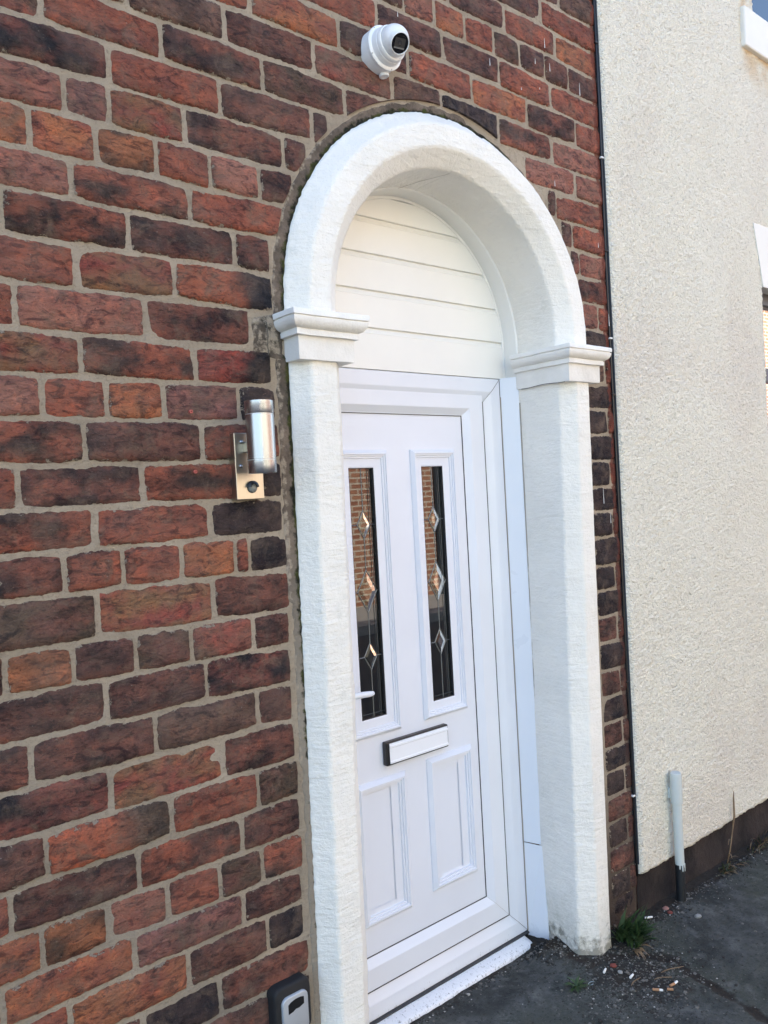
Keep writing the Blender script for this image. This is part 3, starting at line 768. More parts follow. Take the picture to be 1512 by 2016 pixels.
for mi, (gx0, gx1) in enumerate(G):
    o_ = (gx0-.0455, gx1+.0530, .8370, 1.6895) if mi else (gx0-.0440, gx1+.0525, .8345, 1.6885)
    b = MB(); b.add(*rails(o_, (gx0, gx1, GZ[0], GZ[1]), [(0, .2320), (.0, .2270), (.18, .2160), (.25, .2160), (.26, .2200), (.34, .2200), (.36, .2240), (.46, .2240), (.48, .2280), (.62, .2285), (.93, .2285), (1., .2300), (1, .2400)]))
    dpart(b, 'glazing_frame', M_PVC_LEAF)
    b = MB(); b.add(*rails((gx0, gx1, *GZ), (gx0+.0015, gx1-.0015, GZ[0]+.0015, GZ[1]-.0015), [(0, .2302), (1, .2302), (1, .2420)])); dpart(b, 'gasket', M_GASKET)
    b = MB(); b.add([(gx0, .2400, GZ[0]), (gx1, .2400, GZ[0]), (gx1, .2400, GZ[1]), (gx0, .2400, GZ[1])], [(0, 1, 2, 3)])
    dpart(b, 'glass_pane', M_GLASS)
    xc = (gx0+gx1)/2+.0055
    D3 = [(1.466, .0415, .0245), (1.266, .0635, .0365), (1.071, .0405, .0245)]
    yl = .2385
    def strip(ax, az, bx, bz, w=.0017):
        dx, dz = bx-ax, bz-az; L_ = math.hypot(dx, dz); nxv, nzv = -dz/L_*w, dx/L_*w
        b = MB(); b.add([(ax+nxv, yl+.0008, az+nzv), (ax, yl-.0006, az), (ax-nxv, yl+.0008, az-nzv), (bx+nxv, yl+.0008, bz+nzv), (bx, yl-.0006, bz), (bx-nxv, yl+.0008, bz-nzv)], [(0, 1, 4, 3), (1, 2, 5, 4)])
        dpart(b, 'lead_strip', M_LEAD)
    zprev = GZ[1]
    for zc, hh, hw in D3:
        strip(xc, zprev, xc, zc+hh); zprev = zc-hh
        strip(gx0, zc, xc-hw, zc); strip(xc+hw, zc, gx1, zc)
        C4 = [(xc, zc+hh), (xc+hw, zc), (xc, zc-hh), (xc-hw, zc)]
        for q in range(4): strip(*C4[q], *C4[(q+1) % 4], .0019)
        k_ = .52; I4 = [(xc+(x-xc)*k_, zc+(z-zc)*k_) for x, z in C4]
        b = MB(); b.add([(x, .2395, z) for x, z in C4]+[(x, .2378, z) for x, z in I4], [(q, (q+1) % 4, 4+(q+1) % 4, 4+q) for q in range(4)]+[(4, 5, 6, 7)])
        dpart(b, 'bevelled_diamond', M_BEVEL)
    strip(xc, zprev, xc, GZ[0])
    strip(gx1-.0125, GZ[0], gx1-.0125, GZ[1], .0008); strip(gx1-.020, GZ[0], gx1-.020, GZ[1], .0005); strip(gx0, GZ[0]+.012, gx1, GZ[0]+.012, .0008)
for o_ in ((-.2900, -.0960, .2790, .7020), (-.0045, .1960, .2930, .7130)):
    i_ = (o_[0]+.036, o_[1]-.036, o_[2]+.036, o_[3]-.036)
    b = MB(); b.add(*rails(o_, i_, [(0, .2318), (.0, .2270), (.30, .2165), (.44, .2165), (.46, .2205), (.60, .2205), (.63, .2255), (.78, .2255), (.81, .2310), (1., .2345), (1.001, .2350)]))
    x0, x1, z0, z1 = i_; b.add([(x0, .2350, z0), (x1, .2350, z0), (x1, .2350, z1), (x0, .2350, z1)], [(0, 1, 2, 3)])
    dpart(b, 'raised_panel', M_PVC_LEAF)
# letter plate
lp = MB(); lp.box((-.179, .2110, .7380), (.0805, .2316, .8100), .004); dpart(lp, 'letter_plate', M_BLACK)
b = MB()
zz = [(.7440, .2100), (.7445, .2072), (.7500, .2066), (.7515, .2080), (.7530, .2086), (.7900, .2086), (.7915, .2078), (.7930, .2066), (.7985, .2066), (.8000, .2085), (.8045, .2085), (.8050, .2110)]
V = []; F = []
for z, y in zz: V += [(-.168, y, z), (.0745, y, z)]
for k in range(len(zz)-1): F.append((2*k, 2*k+1, 2*k+3, 2*k+2))
V += [(-.168, .2112, .744), (-.168, .2112, .805), (.0745, .2112, .744), (.0745, .2112, .805)]; nn = len(zz)*2
F.append(tuple([2*k for k in range(len(zz))][::-1]+[])); F.append(tuple(2*k+1 for k in range(len(zz))))
b.add(V[:nn], F); dpart(b, 'letter_flap', M_SILVER)
# lever handle (mostly hidden by the left jamb)
b = MB(); b.box((-.405, .200, .88), (-.375, .2125, 1.10), .004)
b.tube([(-.390, .212, .990), (-.390, .170, .990), (-.382, .160, .990), (-.340, .1585, .989), (-.300, .159, .9865), (-.270, .161, .9835), (-.2560, .164, .9825)], [.009, .009, .010, .0095, .009, .0085, .0060], 12)
dpart(b, 'handle', M_PVC, angle=40)
# sill, liner boards, sealant
V = []; F = []; pr = [(.022, .215), (.0215, .196), (.0195, .186), (.0150, .170), (.0110, .160), (.006, .1545), (-.002, .1520), (-.012, .1520), (-.02, .16)]
b = MB()
XS = lin(-.46, .372, 60)+[.372]
for i, x in enumerate(XS):
    for z, y in pr: V.append((x, y-.0006*fbm(x, y, z, 20, 2), z-.004+.0008*fbm(x, 1, z, 30, 2)))
n_ = len(pr)
for j in range(len(XS)-1):
    for i in range(n_-1): k = j*n_+i; F.append((k, k+1, k+n_+1, k+n_))
F.append(tuple(range((len(XS)-1)*n_, len(XS)*n_)))
b.add(V, F); part(b, 'door_sill', M_SILL, smooth=True)
b = MB(); b.box((-.46, .194, .0165), (.40, .212, .0205)); part(b, 'sill_gap', M_GASKET)
b = MB(); b.add([(.4065, .206, .330), (.4405, .1535, .322), (.4400, .1535, 1.93), (.4065, .206, 1.93), (.4480, .156, .322), (.4480, .156, 1.93)], [(0, 1, 2, 3), (1, 4, 5, 2)])
part(b, 'jamb_liner', M_PVC)
b = MB(); b.add([(.4065, .206, -.01), (.4260, .130, -.01), (.4380, .1510, .3195), (.4065, .206, .3275), (.434, .131, -.01), (.4455, .154, .3195)], [(0, 1, 2, 3), (1, 4, 5, 2)])
part(b, 'jamb_liner', M_PVC)
b = MB(); b.tube([(.4058, .2050, z) for z in lin(-.01, 1.93, 30)], [.0018+.0008*fbm(z, 0, 0, 9, 2) for z in lin(-.01, 1.93, 30)], 5)
b.tube([(.4425-(.0003 if z > .32 else 0), .1515, z) for z in lin(.32, 1.88, 40)], [.0017+.0012*abs(fbm(z, 1, 0, 25, 3)) for z in lin(.32, 1.88, 40)], 5)
b.tube([(.4425-.007*(1-z/.32), .1515-.018*(1-z/.32), z) for z in lin(0, .32, 14)], [.0030+.0012*abs(fbm(z, 1, 0, 25, 3)) for z in lin(0, .32, 14)], 5)
part(b, 'sealant_bead', M_SEAL)
b = MB(); P = [((.4455)*math.cos(a_), .1505, ZS+.4455*math.sin(a_)) for a_ in lin(0, math.pi, 90)]
b.tube(P, [.0008+.0016*max(0, fbm(p[0], 0, p[2], 12, 3)) for p in P], 5); part(b, 'sealant_bead', simple('dark_sealant', (.22, .20, .16), .8))

# ------------------------------------------------------------------ rendered house next door
NH = empty('rendered_house', (1.6, 0, 0), 'cream roughcast rendered terraced house with white window sills', 'house')
t = NT('roughcast_render', .8, .25)
c = t.mix(t.rng(t.noise(2.5, 4), .35, .65), (.94, .90, .77), (.91, .865, .73))
c = t.mix(t.rng(t.noise(1.3, 3), .52, .66, 0, .35), c, (.80, .70, .61))
a = t.n('ShaderNodeAttribute', attribute_name='pit')
gr = t.noise(1., 3, .6, t.mapped((100, 100, 112)), .5)
c = t.mix(t.rng(t.math('ADD', t.math('MULTIPLY', a.outputs['Fac'], .25), t.rng(gr, .43, .33, 0, .9)), .60, 1.0, 0, .60), c, (.36, .33, .25))
x, y, z = t.sep()
c = t.mix(t.math('MULTIPLY', t.math('MULTIPLY', t.rng(z, 3.20, 3.37), t.rng(x, 1.78, 1.83)), t.rng(t.noise(9, 4), .35, .6, 0, .75)), c, (.72, .50, .26))
t.color(c); b1 = t.bump(gr, .019, 1.); t.bump(t.noise(320, 3, .7), .0015, 1., b1)
M_RENDER = t.m
t = NT('old_plinth', .9, .3)
c = t.mix(t.rng(t.noise(7, 6, .6), .38, .62), (.016, .013, .013), (.042, .031, .028)); c = t.mix(t.rng(t.noise(60, 5, .7), .55, .7, 0, .7), c, (.02, .016, .014)); t.color(c)
t.bump(t.noise(40, 7, .65), .008, 1.); M_PLINTH = t.m
def npart(b, name, mat, **k):
    o = b.obj(name, mat, None, **k); o.parent = NH; o.matrix_parent_inverse = Matrix.Translation(-NH.location); return o
NX0 = .7605; NY = -.022
WX0, WX1, WZ0, WZ1 = 1.885, 3.2, .95, 2.375          # ground-floor window
UX0, UX1, UZ0, UZ1 = 1.915, 3.1, 3.56, 5.0           # upper window
hx = lin(NX0, 1.97, 185)+lin(1.97, 6.5, 40)+[6.5]; hz = lin(.166, 3.75, 520)+lin(3.75, 5.36, 14)+[5.36]
V = []; F = []; PT = []
for z in hz:
    for x in hx:
        fine = x < 1.98 and z < 3.76
        n1 = mn.noise(Vector((x*62, 3, z*62))); n2 = mn.noise(Vector((x*120, 9, z*120))); n3 = mn.noise(Vector((x*48, 5, z*48)))
        h_ = (1-abs(n1))*.0060+n2*.0030+n3*.0020
        e = max(0, 1-(x-NX0)/.012)
        zz_ = z
        if z < .17: zz_ = z+.006*fbm(x, 0, 0, 14, 3)+(.012 if x < .80 else 0)*0
        if fine: y = NY - h_*(1-.5*e) + .008*e*e
        else: y = NY-.004
        V.append((x, y, zz_)); PT.append(max(0, min(1, (.0040-h_)/.005)) if fine else .15)
n_ = len(hx)
for j in range(len(hz)-1):
    for i in range(n_-1):
        x = (hx[i]+hx[i+1])/2; z = (hz[j]+hz[j+1])/2
        if (WX0 < x < WX1 and WZ0 < z < WZ1) or (UX0 < x < UX1 and UZ0 < z < UZ1): continue
        k = j*n_+i; F.append((k, k+1, k+n_+1, k+n_))
nb = len(V)
for j, z in enumerate(hz): V.append((NX0+.0015*fbm(0, 0, z, 30, 2), .004, V[j*n_][2])); PT.append(.3)       # left return
for j in range(len(hz)-1): F.append((j*n_, (j+1)*n_, nb+j+1, nb+j))
nb2 = len(V)
for i, x in enumerate(hx): V.append((x, .0, V[i][2]+.004)); PT.append(.8)                                    # under edge
for i in range(len(hx)-1): F.append((i, nb2+i, nb2+i+1, i+1))
me = mesh('render_coat', V, F); at_ = me.attributes.new('pit', 'FLOAT', 'POINT'); at_.data.foreach_set('value', PT)
o = link('render_coat', me, M_RENDER, None, True); o.parent = NH; o.matrix_parent_inverse = Matrix.Translation(-NH.location)
# dark edge strip of the render beside the cable
b = MB(); b.box((.7575, -.0165, .20), (.7600, .0, 5.3)); npart(b, 'edge_bead', simple('dark_edge_bead', (.045, .055, .065), .6))
xs2 = lin(.757, 2.3, 120)+[6.5]; zs2 = lin(-.05, .24, 20)+[.24]; V = []; F = []
for z in zs2:
    for x in xs2: V.append((x, -.004-.006*fbm(x, 0, z, 9, 4)-.012*max(0, 1-z/.16)*.5, z))
n_ = len(xs2)
for j in range(len(zs2)-1):
    for i in range(n_-1): k = j*n_+i; F.append((k, k+1, k+n_+1, k+n_))
o = link('plinth', mesh('plinth', V, F), M_PLINTH, None, True); o.parent = NH; o.matrix_parent_inverse = Matrix.Translation(-NH.location)
M_WCREAM = pvc('cream_painted_stone', (.78, .76, .70), rough=.5)
b = MB()   # splayed lintel
b.add([(1.826, -.031, 2.640), (3.26, -.031, 2.640), (3.19, -.031, 2.372), (1.893, -.031, 2.372), (1.826, .0, 2.640), (3.26, .0, 2.640), (3.19, .06, 2.372), (1.893, .06, 2.372)], [(0, 1, 2, 3), (0, 4, 5, 1), (3, 2, 6, 7), (0, 3, 7, 4), (1, 5, 6, 2)])
npart(b, 'lintel', M_WCREAM)
b = MB(); b.box((1.800, -.047, 3.385), (3.25, .06, 3.555), .006); npart(b, 'window_sill', M_WCREAM)
b = MB(); b.box((1.84, -.06, .86), (3.25, .06, .95), .005); npart(b, 'window_sill', M_WCREAM)
M_FRAME_D = simple('dark_grey_frame', (.05, .052, .055), .4); M_FRAME_B = simple('blue_window_frame', (.10, .22, .62), .35)
M_REV = simple('reveal', (.62, .60, .54), .8); M_ROOM = simple('dark_room', (.05, .05, .055), .9)
for (x0, x1, z0, z1, fm, bars) in ((WX0, WX1, WZ0, WZ1, M_FRAME_D, True), (UX0, UX1, UZ0, UZ1, M_FRAME_B, False)):
    b = MB(); b.ring(x0, x1, z0, z1, [(0, -.018), (0, .10)]); npart(b, 'window_reveal', M_REV)
    wf = MB(); wf.ring(x0, x1, z0, z1, [(.0, .045), (.0, .03), (.055, .03), (.06, .04), (.06, .07)])
    if bars:
        wf.box((x0+.06, .032, z1-.40), (x1-.06, .065, z1-.34)); wf.box(((x0+x1)/2-.03, .030, z0+.06), ((x0+x1)/2+.03, .066, z1-.06))
    w_ = npart(wf, 'window', fm)
    gl = MB(); gl.add([(x0+.05, .055, z0+.05), (x1-.05, .055, z0+.05), (x1-.05, .055, z1-.05), (x0+.05, .055, z1-.05)], [(0, 1, 2, 3)])
    g_ = gl.obj('pane', M_WINGLASS); g_.parent = w_
    b = MB(); b.box((x0-.1, .12, z0-.1), (x0-.05, 1.8, z1+.1)); b.box((x1+.05, .12, z0-.1), (x1+.1, 1.8, z1+.1)); b.box((x0-.1, 1.8, z0-.1), (x1+.1, 1.85, z1+.1)); b.box((x0-.1, .12, z0-.15), (x1+.1, 1.85, z0-.1)); b.box((x0-.1, .12, z1+.1), (x1+.1, 1.85, z1+.15))
    npart(b, 'room', M_ROOM)
b = MB(); b.box((.757, .006, -.1), (WX0-.001, .24, 5.36)); b.box((WX1+.001, .006, -.1), (6.5, .24, 5.36)); b.box((WX0, .1, WZ1+.001), (WX1, .24, UZ0-.001)); b.box((WX0, .1, -.1), (WX1, .24, WZ0-.001)); b.box((WX0, .1, UZ1+.001), (WX1, .24, 5.36))
b.box((.757, 8, -.1), (6.5, 8.25, 5.36)); b.box((6.25, .24, -.1), (6.5, 8, 5.36)); npart(b, 'wall_core', M_PLAIN)
b = MB(); b.add([(.757, -.15, 5.37), (6.6, -.15, 5.37), (6.6, 4.1, 7.6), (.757, 4.1, 7.6), (.757, 8.4, 5.37), (6.6, 8.4, 5.37)], [(0, 1, 2, 3), (3, 2, 5, 4), (0, 3, 4), (1, 5, 2), (0, 4, 5, 1)])
npart(b, 'roof', M_SLATE)

# ------------------------------------------------------------------ cable down the joint between the houses
cab = empty('cable', (.754, -.006, 0), 'thin black cable clipped down the joint between brick and render', 'cable')
def child(b, name, mat, par, **k):
    o = b.obj(name, mat, None, **k); o.parent = par
    bpy.context.view_layer.update() if False else None
    o.matrix_parent_inverse = (Matrix.Translation(par.location) @ Matrix.Rotation(par.rotation_euler[2], 4, 'Z')).inverted(); return o
b = MB(); b.tube([(.7535+.0020*math.sin(z*2.3)+.0012*fbm(0, 0, z, 4, 2), -.0085-.001*math.sin(z*5), z) for z in lin(.16, 5.2, 90)], .0042, 8)
child(b, 'cable_run', M_BLACK, cab, smooth=True)
M_CLIPW = simple('white_clip', (.8, .8, .78), .4)
for z, w_ in ((2.683, 1), (2.056, 1), (.446, 1), (3.08, 0), (2.36, 0), (1.86, 0), (1.30, 0), (.85, 0)):
    b = MB(); b.box((.746, -.016, z-.003), (.760, -.006, z+.003), .001); b.lathe((.7455, -.010, z), (0, -1, 0), [(0, .0030), (.004, .0030), (.005, .0018)], 8)
    child(b, 'cable_clip', M_CLIPW if w_ else M_BLACK, cab)

# ------------------------------------------------------------------ security camera
SC = empty('security_camera', (-.258, 0, 2.735), 'white dome security camera on round base above the arch', 'security camera')
M_CAMW = simple('white_camera_plastic', (.80, .80, .80), .28); M_SEAM = simple('grey_seam', (.30, .30, .30), .6)
c0 = Vector((-.258, 0, 2.735)); AX = (0, -1, 0)
b = MB(); b.lathe(c0, AX, [(-.004, .0555), (.030, .0560), (.0335, .0555), (.034, .0540)], 64); child(b, 'junction_base', M_CAMW, SC, angle=30)
b = MB(); b.lathe(c0, AX, [(.033, .0530), (.0365, .0530)], 64); child(b, 'seam', M_SEAM, SC)
b = MB(); b.lathe(c0, AX, [(.0352, .0560), (.0362, .0575), (.0410, .0575), (.0425, .0560), (.0440, .0520), (.0445, .0505)], 64); child(b, 'collar_ring', M_CAMW, SC, angle=35)
b = MB(); b.lathe(c0, AX, [(.0440, .0500), (.0600, .0475), (.0605, .0465), (.0620, .0468), (.0700, .0455), (.0725, .0440), (.0735, .0415), (.0700, .0400)], 64); child(b, 'housing', M_CAMW, SC, angle=35)
bc = c0+Vector((0, -.078, .002)); look = Vector((-.17, -.78, -.60)).normalized()
bm = bmesh.new(); bmesh.ops.create_uvsphere(bm, u_segments=48, v_segments=32, radius=.0395)
rot = look.to_track_quat('Z', 'Y').to_matrix().to_4x4()
for v in bm.verts:
    if v.co.z > .030: v.co.z = .030+(v.co.z-.030)*.25; 
bmesh.ops.transform(bm, matrix=Matrix.Translation(bc) @ rot, verts=bm.verts); b = MB(); b.bm(bm); child(b, 'eyeball', M_CAMW, SC, smooth=True)
b = MB(); b.lathe(bc+look*.022, look, [(0, .0315), (.0125, .0270), (.0150, .0262), (.0155, .0248), (.0130, .0240)], 48, False); child(b, 'lens_rim', M_CAMW, SC, angle=40)
M_LENS = simple('black_lens_glass', (.006, .006, .008), .08)
b = MB(); b.lathe(bc+look*.020, look, [(0, .0245), (.0150, .0245)], 48); child(b, 'lens_window', M_LENS, SC)
sx_ = look.cross(Vector((0, 0, 1))).normalized(); sy_ = sx_.cross(look)
fc = bc+look*.0352
def quad(cx_, cy_, w_, h_, d=0):
    return [fc+sx_*(cx_+sx*w_/2)+sy_*(cy_+sy*h_/2)+look*d for sx, sy in ((-1, -1), (1, -1), (1, 1), (-1, 1))]
b = MB(); b.add(quad(0, .001, .030, .023), [(0, 1, 2, 3)]); child(b, 'sensor_board', simple('dark_sensor', (.020, .020, .022), .5), SC)
b = MB(); b.lathe(fc+sy_*.001+look*.0003, look, [(0, .0062), (.0003, .0062), (.0004, .0045), (.0001, .0030)], 24); child(b, 'lens', simple('lens_ring', (.03, .03, .035), .25), SC)
b = MB(); b.add(quad(0, -.0110, .030, .0035, .0004), [(0, 1, 2, 3)]); child(b, 'light_bar', simple('grey_light_bar', (.16, .16, .16), .4), SC)
b = MB(); b.lathe(c0+Vector((.010, -.017, -.050)), (.12, -.05, -1), [(0, .0125), (.007, .0125), (.008, .0135), (.012, .0135), (.0135, .012), (.0137, .0095), (.0125, .009)], 32); child(b, 'conduit_plug', M_CAMW, SC, angle=35)
for a_ in (-2.6, -1.25, .3, 2.3):
    b = MB(); b.lathe(c0+Vector((math.cos(a_)*.0545, -.0405, math.sin(a_)*.0545)), (math.cos(a_)*.4, -1, math.sin(a_)*.4), [(0, .0018), (.0025, .0018)], 10); child(b, 'screw', M_SEAM, SC)

# ------------------------------------------------------------------ wall light
WL = empty('wall_light', (-.7375, 0, 1.634), 'brushed steel up and down wall light with motion sensor', 'wall light')
def steel(name, col, rough, axis):
    t = NT(name, rough, .5); t.b.inputs['Metallic'].default_value = 1
    c = t.mix(t.noise(1., 4, .6, t.mapped(axis)), tuple(v*.86 for v in col), col); t.color(c)
    t.bump(t.noise(1., 3, .6, t.mapped(axis)), .0003, .5); return t.m
M_STEELP = steel('brushed_warm_steel', (.52, .48, .41), .34, (300, 300, 12)); M_STEELC = steel('brushed_steel', (.42, .43, .46), .26, (900, 900, 8))
b = MB(); b.box((-.7740, -.0270, 1.5570), (-.7010, .002, 1.7110), .0018); child(b, 'back_plate', M_STEELP, WL)
b = MB(); b.box((-.752, -.050, 1.665), (-.725, -.0265, 1.690), .002); child(b, 'bracket', M_STEELP, WL)
cc_ = Vector((-.7375, -.0830, 0)); R_ = .0325
b = MB(); b.lathe((cc_.x, cc_.y, 1.6455), (0, 0, 1), [(0, R_-.0006), (.0006, R_), (.1004, R_), (.101, R_-.0006)], 64); child(b, 'lamp_body', M_STEELC, WL, angle=40)
for z0, z1 in ((1.6150, 1.6440), (1.7480, 1.7775)):
    b = MB(); b.lathe((cc_.x, cc_.y, z0), (0, 0, 1), [(0.004, R_-.003), (0, R_-.002), (0, R_-.0004), (.0006, R_), (z1-z0-.0006, R_), (z1-z0, R_-.0006), (z1-z0, R_-.002), (z1-z0-.004, R_-.003)], 64); child(b, 'lamp_cap', M_STEELC, WL, angle=40)
M_RINGW = simple('pale_ring', (.75, .75, .75), .3, .6)
for z in (1.6440, 1.7465):
    b = MB(); b.lathe((cc_.x, cc_.y, z), (0, 0, 1), [(0, R_-.0012), (.0016, R_-.0012)], 48, False); child(b, 'joint_ring', M_RINGW, WL)
b = MB(); b.lathe((-.7335, -.0268, 1.5850), AX, [(0, .0135), (.0012, .0135), (.0012, .0120)], 32); child(b, 'sensor_ring', M_BLACK, WL)
bm = bmesh.new(); bmesh.ops.create_uvsphere(bm, u_segments=24, v_segments=16, radius=.0112); bmesh.ops.transform(bm, matrix=Matrix.Translation((-.7335, -.0285, 1.5840)) @ Matrix.Diagonal((1, .7, 1, 1)), verts=bm.verts)
b = MB(); b.bm(bm); child(b, 'sensor_lens', simple('grey_sensor_lens', (.20, .21, .20), .25), WL, smooth=True)
b = MB()
V = []; F = []
for i in range(17):
    a_ = math.pi*i/16
    for r, y in ((.0150, -.0268), (.0150, -.0345), (.0118, -.0385), (.0080, -.0400)): V.append((-.7335+r*math.cos(a_), y, 1.5850+r*math.sin(a_)))
for i in range(16):
    for k in range(3): q = i*4+k; F.append((q, q+4, q+5, q+1))
b.add(V, F); child(b, 'sensor_hood', M_BLACK, WL, smooth=True)
for x, z in ((-.7605, 1.6345), (-.7560, 1.6900)):
    b = MB(); b.lathe((x, -.0268, z), AX, [(0, .0045), (.003, .0042), (.005, .0026), (.0056, .0008)], 16); child(b, 'screw', M_STEELC, WL, smooth=True)

# ------------------------------------------------------------------ key safe
KS = empty('key_safe', (-.705, 0, .34), 'black wall key safe with silver grey front plate', 'key safe')
def rrect(x0, x1, z0, z1, r, n=6):
    P = []
    for cx_, cz_, a0 in ((x1-r, z1-r, 0), (x0+r, z1-r, 90), (x0+r, z0+r, 180), (x1-r, z0+r, 270)):
        for i in range(n+1): a_ = math.radians(a0+90*i/n); P.append((cx_+r*math.cos(a_), cz_+r*math.sin(a_)))
    return P
def slab(P, ys_):
    V = []; F = []; n_ = len(P); cx_ = sum(p[0] for p in P)/n_; cz_ = sum(p[1] for p in P)/n_
    for y, s_ in ys_: V += [(cx_+(x-cx_)*s_, y, cz_+(z-cz_)*s_) for x, z in P]
    for k in range(len(ys_)-1):
        for i in range(n_): j = (i+1) % n_; F.append((k*n_+i, k*n_+j, (k+1)*n_+j, (k+1)*n_+i))
    F.append(tuple(range((len(ys_)-1)*n_, len(ys_)*n_))); return V, F
b = MB(); b.add(*slab(rrect(-.757, -.655, .285, .4130, .020), [(0, 1), (-.026, 1), (-.032, .96), (-.034, .90)])); child(b, 'body', simple('black_rubber', (.008, .008, .009), .75), KS, angle=40)
b = MB(); b.add(*slab(rrect(-.7400, -.6680, .290, .3890, .016), [(-.032, 1), (-.038, 1), (-.0405, .965), (-.041, .94)])); child(b, 'front_plate', simple('silver_grey_plate', (.42, .44, .46), .4, .3), KS, angle=40)
b = MB(); b.add(*slab([(-.7250, .3490), (-.712, .3510), (-.704, .3550), (-.695, .3540), (-.685, .3575), (-.6810, .3585), (-.6810, .3755), (-.690, .3780), (-.705, .3785), (-.7180, .3755), (-.7250, .3710)], [(-.0400, 1), (-.0413, 1)])); child(b, 'window_recess', M_BLACK, KS)

# ------------------------------------------------------------------ painted pipe stub
PS = empty('pipe', (.958, -.055, 0), 'short capped pipe painted white with bare black foot', 'pipe')
M_PIPEW = pvc('old_white_paint', (.52, .56, .54), rough=.55)
px_, py_ = .958, -.055
b = MB(); b.lathe((px_, py_, .145), (.0, 0, 1), [(0, .0165), (.235, .0170)], 24); child(b, 'pipe_upper', M_PIPEW, PS, angle=40)
b = MB(); b.lathe((px_, py_, .370), (.0, 0, 1), [(0, .0172), (.002, .0205), (.012, .0210), (.104, .0212), (.112, .0200), (.1145, .0170)], 24); child(b, 'pipe_cap', M_PIPEW, PS, angle=40)
b = MB(); b.lathe((px_-.001, py_, -.01), (.0, 0, 1), [(0, .0168), (.158, .0164)], 24); child(b, 'pipe_foot', simple('black_pipe', (.014, .016, .018), .45), PS, angle=40)
for a_, l_ in ((-2.0, .026), (-1.4, .012), (-2.6, .018), (-.9, .030)):
    b = MB(); b.lathe((px_+.0160*math.cos(a_), py_+.0160*math.sin(a_), .150-l_), (0, 0, 1), [(0, .0008), (.004, .0028), (l_, .0034)], 6); child(b, 'paint_run', M_PIPEW, PS)
b = MB(); b.box((px_-.010, py_+.012, .385), (px_+.010, .0, .425), .003); child(b, 'bracket', M_PIPEW, PS)

# ------------------------------------------------------------------ weeds
def leafmat(name, c1, c2):
    t = NT(name, .5, .4); t.color(t.mix(t.rng(t.noise(30, 3), .35, .65), c1, c2)); t.b.inputs['Subsurface Weight'].default_value = 0
    return t.m
M_LEAF = leafmat('weed_leaf', (.022, .045, .013), (.052, .088, .028)); M_LEAF2 = leafmat('dull_leaf', (.045, .055, .025), (.085, .080, .040)); M_DRY = leafmat('dry_stem', (.16, .10, .055), (.24, .16, .09))
def leaf(base, az, length, width, rise, curl, par, mat, lobes=5, name='leaf', rnd=random):
    base = Vector(base); d = Vector((math.cos(az), math.sin(az), 0)); s_ = Vector((-d.y, d.x, 0)); N = 14; V = []; F = []; p = base.copy(); ang = rise
    for i in range(N+1):
        f = i/N; lob = 1-.55*abs(math.sin(f*lobes*math.pi))**1.5*(1 if f > .12 else .5)
        w = width*math.sin(min(1, f*1.15+.06)*math.pi)**.7*lob*(.45+.75*f)+.0008
        if i == N: w = .0004
        nrm = d*(-math.sin(ang))+Vector((0, 0, 1))*math.cos(ang)
        tw = s_*w; V += [p-tw+nrm*w*.35, p.copy(), p+tw+nrm*w*.35]
        p = p+(d*math.cos(ang)+Vector((0, 0, 1))*math.sin(ang))*length/N; ang -= curl/N
    for i in range(N): k = i*3; F += [(k, k+1, k+4, k+3), (k+1, k+2, k+5, k+4)]
    b = MB(); b.add(V, F); me_ = mesh(name, b.v, b.f); o = link(name, me_, mat, None, True); o.parent = par; o.matrix_parent_inverse = Matrix.Translation(-par.location); return o
rw = random.Random(3)
W1 = empty('weed', (.600, -.070, .02), 'leafy green weed growing between the right jamb and plinth', 'weed')
for i in range(95):
    az = rw.uniform(-math.pi*.98, .15); rise = rw.uniform(.85, 1.52); L_ = rw.uniform(.06, .145)
    leaf((.585+rw.uniform(-.022, .022), -.066+rw.uniform(-.050, .035), .012), az, L_, rw.uniform(.007, .013), rise, rw.uniform(.2, 1.2), W1, M_LEAF, rw.choice([4, 5, 6, 7]))
for i in range(6):
    az = rw.uniform(-2.2, -.6); leaf((.56+rw.uniform(-.02, .02), -.115, .015), az, rw.uniform(.04, .07), .005, .7, 1.6, W1, M_DRY, 2)
W2 = empty('weed', (.2775, -.092, .0), 'small spiky weed rosette in the tarmac before the sill', 'weed')
for i in range(30):
    az = i*2.4; leaf((.2775+rw.uniform(-.006, .006), -.092+rw.uniform(-.006, .006), .003), az, rw.uniform(.026, .046), rw.uniform(.0035, .006), rw.uniform(.15, .95), rw.uniform(.3, 1.2), W2, M_LEAF, 4)
W3 = empty('weed', (1.31, -.045, .0), 'dull half dead weed clump at the plinth below the dry stalk', 'weed')
for i in range(46):
    az = rw.uniform(-math.pi, .1); leaf((1.31+rw.uniform(-.075, .075), -.040+rw.uniform(-.03, .02), .005), az, rw.uniform(.03, .075), rw.uniform(.003, .007), rw.uniform(.3, 1.3), rw.uniform(.6, 2.), W3, M_LEAF2 if i % 3 else M_DRY, 3)
W4 = empty('dry_stalk', (1.335, -.03, .01), 'tall dry brown stalk leaning on the cream render', 'dead plant')
b = MB(); b.tube([(1.335, -.035, .01), (1.352, -.042, .07), (1.372, -.043, .13), (1.398, -.042, .19), (1.402, -.040, .25), (1.405, -.040, .29)], [.0026, .0028, .0026, .0040, .0036, .0012], 6); child(b, 'stem', M_DRY, W4, smooth=True)
for z, az in ((.05, -2.4), (.03, -.6), (.09, .3)): leaf((1.345, -.04, z), az, .05, .003, .9, 1.8, W4, M_DRY, 2, 'dry_leaf')
W5 = empty('weed', (1.62, -.045, .0), 'straggly brown and green weeds at the far end of the plinth', 'weed')
